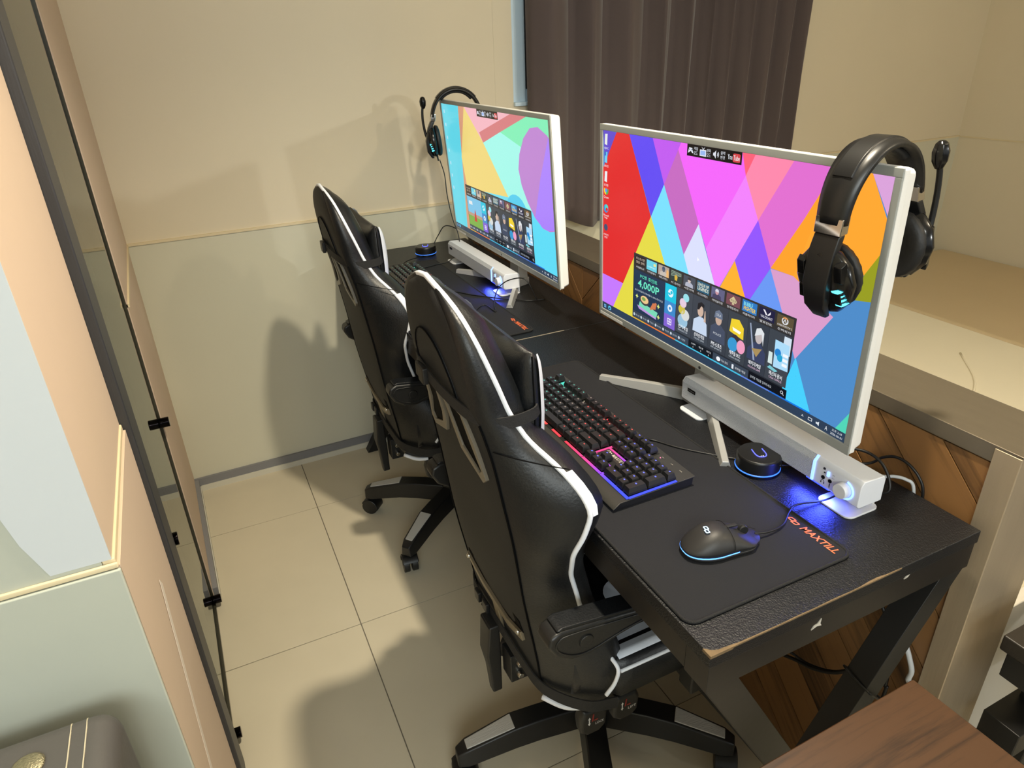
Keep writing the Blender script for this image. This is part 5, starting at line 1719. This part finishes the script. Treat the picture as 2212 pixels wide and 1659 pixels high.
    def seat_patch(name, poly, m):
        """flat accent following the seat cushion"""
        bm = bmesh.new()
        vs = [bm.verts.new((a, b, 0)) for a, b in poly]
        f = bm.faces.new(vs)
        bmesh.ops.triangulate(bm, faces=[f])
        bmesh.ops.subdivide_edges(bm, edges=bm.edges[:], cuts=3, use_grid_fill=True)
        for v_ in bm.verts:
            v_.co.z = seat_top(v_.co.x, v_.co.y) + .0022
        me = bpy.data.meshes.new(name)
        bm.to_mesh(me)
        bm.free()
        me.materials.append(m)
        me.polygons.foreach_set('use_smooth', [True] * len(me.polygons))
        part(name, me, None, t)
    for s in (-1, 1):
        seat_patch('seat_accent', [(.02 + .045 * math.cos(a), s * .085 + .042 * math.sin(a)) for a in np.linspace(math.pi / 2, 3 * math.pi / 2, 14)] + [(.26, s * .085 - .046), (.26, s * .085 + .046)], M_wpu)
        seat_patch('seat_accent', [(-.085, s * .172), (.24, s * .160), (.24, s * .186), (-.085, s * .192)], M_wpu)
        seat_patch('seat_accent', [(-.100, s * .204), (.24, s * .198), (.24, s * .232), (-.095, s * .234)], M_wpu)
        part('seat_piping', tube([(xx_, s * .2465, seat_top(xx_, .245) - .004) for xx_ in np.linspace(-.10, .26, 14)], .0034, 7, smooth=False), M_piping, t, smooth=True)
        part('seat_piping', tube([(-.100, s * .200, .536), (-.108, s * .225, .538), (-.106, s * .2475, .528), (-.112, s * .2485, .500), (-.128, s * .2475, .478)], .0036, 7, 5), M_piping, t, smooth=True)
        # arm rest: a wedge loop, thick at the rear
        pr = [(-.250, .670), (-.246, .686), (-.228, .694), (-.124, .681), (-.02, .666), (.150, .640), (.165, .632), (.160, .622), (.100, .628), (.085, .470), (.045, .470), (.050, .634), (-.030, .648), (-.072, .648), (-.122, .639), (-.177, .624), (-.210, .628), (-.237, .646)]
        ya, yb = (s * .234, s * .274)
        part('armrest', prism(pr, 'y', min(ya, yb), max(ya, yb)), M_plast, t, bevel=0.007, seg=4)
        part('arm_pad', prism([(-.235, .6945), (-.224, .6985), (-.124, .6855), (-.02, .6700), (.140, .6455), (.140, .6400), (-.02, .6630), (-.124, .678), (-.224, .690)], 'y', s * .254 - .017, s * .254 + .017), M_pu_b, t, bevel=0.002)
        fl = [(-.237, .668), (-.233, .679), (-.215, .683), (-.12, .672), (-.04, .660), (-.065, .656), (-.120, .648), (-.175, .635), (-.205, .638), (-.228, .653)]
        part('arm_groove', tube([(a, s * .2745, b) for a, b in fl], .0014, 6, 4, closed=True), M_plast, t, smooth=True)
        part('arm_cap', cyl((-.186, s * .2725, .658), (-.186, s * .2768, .658), .013, .0115, 20), M_plast, t, bevel=0.0008)
        part('arm_bracket', box(.040, .110, s * .250 - .018, s * .250 + .018, .405, .472), M_plast, t, bevel=0.004)
        part('arm_bracket', box(.050, .100, min(s * .05, s * .262), max(s * .05, s * .262), .405, .420), M_plast, t, bevel=0.002)
    part('cover_tuck', tube([(-.196, -.145, .400), (-.17, -.178, .397), (-.14, -.198, .400)], .0055, 7, 5), M_piping, t, smooth=True)
    # mechanism, column, levers
    part('seat_plate', box(-.11, .12, -.09, .09, .375, .431), M_plast, t, bevel=0.006)
    part('gas_column', join(cyl((0, 0, .10), (0, 0, .26), .026, n=24), cyl((0, 0, .255), (0, 0, .378), .014, n=20)), M_plast, t, smooth=False, bevel=0.001)
    for (lx, s, nm, up_) in ((-.125, -1, 'LOCK', 0), (-.055, -1, 'LIFT', 1)):
        part('lever', tube([(lx * .4, -.09, .40), (lx * .8, -.14, .395), (lx, -.185, .385)], .0045, 8, 5), M_plast, t, smooth=True)
        kb = part('lever_knob', loft([[(lx + a * sc_, yy, .372 + b * sc_) for a, b in ((-.022, .026), (.022, .026), (.029, .005), (.026, -.028), (.012, -.040), (-.012, -.040), (-.026, -.028), (-.029, .005))] for yy, sc_ in ((-.183, .8), (-.190, 1), (-.205, 1), (-.210, .82))]), M_plast, t, bevel=0.003, seg=2)
        Ww = mat('white print', (225, 225, 225), 0.5); Rr = mat('red print', (150, 44, 36), 0.5)
        print_on('lever_word', text_fit(nm, .002, .020, -.003, .003, 0.01), (lx, -.2102, .362), (1, 0, 0), (0, 0, 1), Ww, t, .0004)
        print_on('lever_symbol', join(([(-.006, 0, 0), (-.003, 0, 0), (-.001, .018, 0), (-.004, .018, 0)], [(0, 1, 2, 3)]), ([(-.001, 0, 0), (.007, 0, 0), (.007, .003, 0), (-.001, .003, 0)], [(0, 1, 2, 3)])), (lx, -.2102, .370), (1, 0, 0), (0, 0, 1), Rr, t, .0004)
        print_on('lever_symbol', ([(-.014, .006, 0), (-.011, .012, 0), (-.008, .006, 0), (-.0098, .006, 0), (-.0098, -.004, 0), (-.008, -.004, 0), (-.011, -.010, 0), (-.014, -.004, 0), (-.0122, -.004, 0), (-.0122, .006, 0)], [(0, 9, 8, 7, 6, 5, 4, 3, 2, 1)]), (lx, -.2102, .372), (1, 0, 0), (0, 0, 1), Ww, t, .0004)
    # star base with silver inserts and hooded twin wheel castors
    part('base_hub', lathe([(.0, .07), (.042, .07), (.050, .085), (.048, .125), (.034, .142), (0, .143)], 30), M_plast, t, smooth=True)
    for k in range(5):
        a = math.radians(star + 72 * k)
        Rm = Matrix.Rotation(a, 4, 'Z')
        arm = [[(.035, -.030, .075), (.035, .030, .075), (.035, .024, .135), (.035, -.024, .135)],
               [(.13, -.030, .082), (.13, .030, .082), (.13, .023, .138), (.13, -.023, .138)],
               [(.19, -.030, .082), (.19, .030, .082), (.19, .024, .136), (.19, -.024, .136)],
               [(.295, -.023, .064), (.295, .023, .064), (.295, .019, .110), (.295, -.019, .110)],
               [(.318, -.017, .064), (.318, .017, .064), (.318, .013, .098), (.318, -.013, .098)]]
        part('base_leg', xf(loft(arm), Rm), M_plast, t, bevel=0.004, seg=3)
        ins = [[(.188, -.019, .1345), (.188, .019, .1345), (.188, .019, .1385), (.188, -.019, .1385)], [(.296, -.012, .1075), (.296, .012, .1075), (.296, .012, .1125), (.296, -.012, .1125)]]
        part('leg_insert', xf(loft(ins), Rm), M_sil, t, bevel=0.0015)
        cx, cy = .303 * math.cos(a), .303 * math.sin(a)
        Rc = Matrix.Translation((cx, cy, 0)) @ Matrix.Rotation(a + 1.2 + k * .9, 4, 'Z')
        ct = part('castor', xf(join(cyl((0, -.022, .0285), (0, -.004, .0285), .0275, n=24), cyl((0, .004, .0285), (0, .022, .0285), .0275, n=24)), Rc), M_plast, t, bevel=0.002)
        hood = []
        for yy in (-.0245, -.0225, .0225, .0245):
            rr_ = .031 if abs(yy) < .024 else .029
            hood.append([(rr_ * math.cos(q), yy, .0285 + rr_ * math.sin(q)) for q in np.linspace(-.25, 2.6, 14)] + [((rr_ - .003) * math.cos(q), yy, .0285 + (rr_ - .003) * math.sin(q)) for q in np.linspace(2.6, -.25, 14)])
        hd_ = part('castor_hood', xf(loft(hood), Rc), M_plast, ct, bevel=0.0006, seg=1)
        part('castor_stem', xf(cyl((0, 0, .050), (0, 0, .070), .008, n=12), Rc), M_plast, ct)
    for c_ in t.children:
        if c_.name.split('.')[0] not in ('base_hub', 'base_leg', 'leg_insert', 'castor', 'gas_column'):
            c_.location.z += lift                       # seat height set by the gas column
    return t


make_chair('black gaming chair with white piping nearest the camera, pushed under the near desk', 0.140, 0.478, 0.0, 29.6)
make_chair('black gaming chair with white piping at the far desk, by the back wall', 0.175, 1.418, 0.0, 4.0, -0.016)

# ================================================================== LOOSE CABLES
M_wcab = mat('white cable', (205, 208, 210), 0.45)


def cable(label, pts, r, m, per=7):
    return tag(part('cable', tube(pts, r, 8, per), m, None, smooth=True), label, 'cable', None)


z = HD + 0.0022
cable('thin black headset cable hanging from the far headset to the far desk',
      [(0.338, 1.775, 1.135), (0.350, 1.772, 1.085), (0.353, 1.770, 1.02), (0.362, 1.760, 0.945), (0.372, 1.742, 0.892), (0.366, 1.725, 0.850), (0.325, 1.715, 0.812), (0.277, 1.708, z + .003), (0.215, 1.690, z + .006), (0.172, 1.745, z + .006), (0.20, 1.80, z + .004), (0.27, 1.832, z + .004)], 0.0017, M_cab)
cable('black cable arching from the far hub to the back of the far sound bar', [(0.325, 1.885, HD + .018), (0.355, 1.905, HD + .05), (0.40, 1.935, HD + .075), (0.45, 1.90, HD + .05), (0.47, 1.82, HD + .012)], 0.0018, M_cab)
cable('thin black mouse cable arching over the far stand foot', [(0.40, 1.215, z + .004), (0.375, 1.235, 0.868), (0.345, 1.275, 0.862), (0.322, 1.300, 0.838), (0.300, 1.285, 0.816), (0.275, 1.235, z + .005), (0.258, 1.190, z + .004), (0.252, 1.245, z + .006), (0.222, 1.232, z + .005), (0.17, 1.165, z + .004)], 0.0016, M_cab)
cable('black cable looping up behind the near sound bar', [(0.40, 0.235, 0.83), (0.435, 0.205, 0.852), (0.455, 0.176, 0.857), (0.460, 0.147, 0.850), (0.458, 0.126, 0.829), (0.452, 0.122, 0.811), (0.440, 0.150, z), (0.42, 0.20, z)], 0.0024, M_cab)
cable('black cable arching against the wood partition behind the near monitor', [(0.46, 0.22, z + .002), (0.492, 0.189, 0.815), (0.500, 0.173, 0.833), (0.503, 0.153, 0.844), (0.505, 0.131, 0.842), (0.508, 0.111, 0.827), (0.5095, 0.100, 0.803), (0.510, 0.095, 0.74)], 0.0024, M_cab)
cable('white cable at the back edge of the near desk', [(0.47, 0.20, z + .002), (0.486, 0.160, 0.809), (0.494, 0.142, 0.816), (0.501, 0.127, 0.817), (0.507, 0.116, 0.808), (0.509, 0.108, 0.76)], 0.0028, M_wcab)
cable('black cable drooping under the near desk', [(0.47, 0.50, 0.34), (0.47, 0.36, 0.30), (0.47, 0.284, 0.302), (0.47, 0.228, 0.326), (0.47, 0.185, 0.345), (0.47, 0.138, 0.384), (0.48, 0.10, 0.44)], 0.0035, M_cab)
cable('second black cable drooping under the near desk', [(0.45, 0.30, 0.40), (0.46, 0.259, 0.345), (0.47, 0.237, 0.334), (0.475, 0.201, 0.338), (0.475, 0.150, 0.372), (0.48, 0.11, 0.42)], 0.0028, M_cab)
cable('white cable hanging behind the near desk leg', [(0.505, 0.112, 0.66), (0.505, 0.107, 0.59), (0.508, 0.092, 0.56), (0.510, 0.058, 0.511), (0.510, 0.046, 0.491), (0.510, 0.037, 0.470), (0.510, 0.038, 0.447), (0.510, 0.031, 0.43), (0.508, 0.04, 0.25), (0.50, 0.06, 0.03)], 0.0045, M_wcab)
cable('white cable tied beside the near desk leg', [(0.46, 0.078, 0.45), (0.455, 0.083, 0.408), (0.452, 0.089, 0.356), (0.452, 0.099, 0.298), (0.46, 0.11, 0.16), (0.47, 0.13, 0.01)], 0.0045, M_wcab)
cable('second white cable tied beside the near desk leg', [(0.475, 0.070, 0.45), (0.470, 0.074, 0.408), (0.468, 0.078, 0.356), (0.468, 0.088, 0.29), (0.475, 0.10, 0.15), (0.485, 0.12, 0.01)], 0.0045, M_wcab)
cable('black cable hanging down the wood partition below the near desk', [(0.508, 0.118, 0.66), (0.508, 0.117, 0.568), (0.508, 0.107, 0.545), (0.508, 0.104, 0.526), (0.508, 0.083, 0.456), (0.508, 0.073, 0.431), (0.508, 0.070, 0.397), (0.508, 0.069, 0.365), (0.506, 0.09, 0.01)], 0.0032, M_cab)
cable('cable tie loop round the near desk leg', [(0.335, -0.002, 0.555), (0.390, -0.002, 0.500), (0.392, 0.030, 0.498), (0.388, 0.050, 0.505), (0.340, 0.050, 0.560), (0.333, 0.03, 0.562), (0.335, -0.002, 0.555)], 0.0018, M_cab)

bpy.data.scenes.remove(TMP)
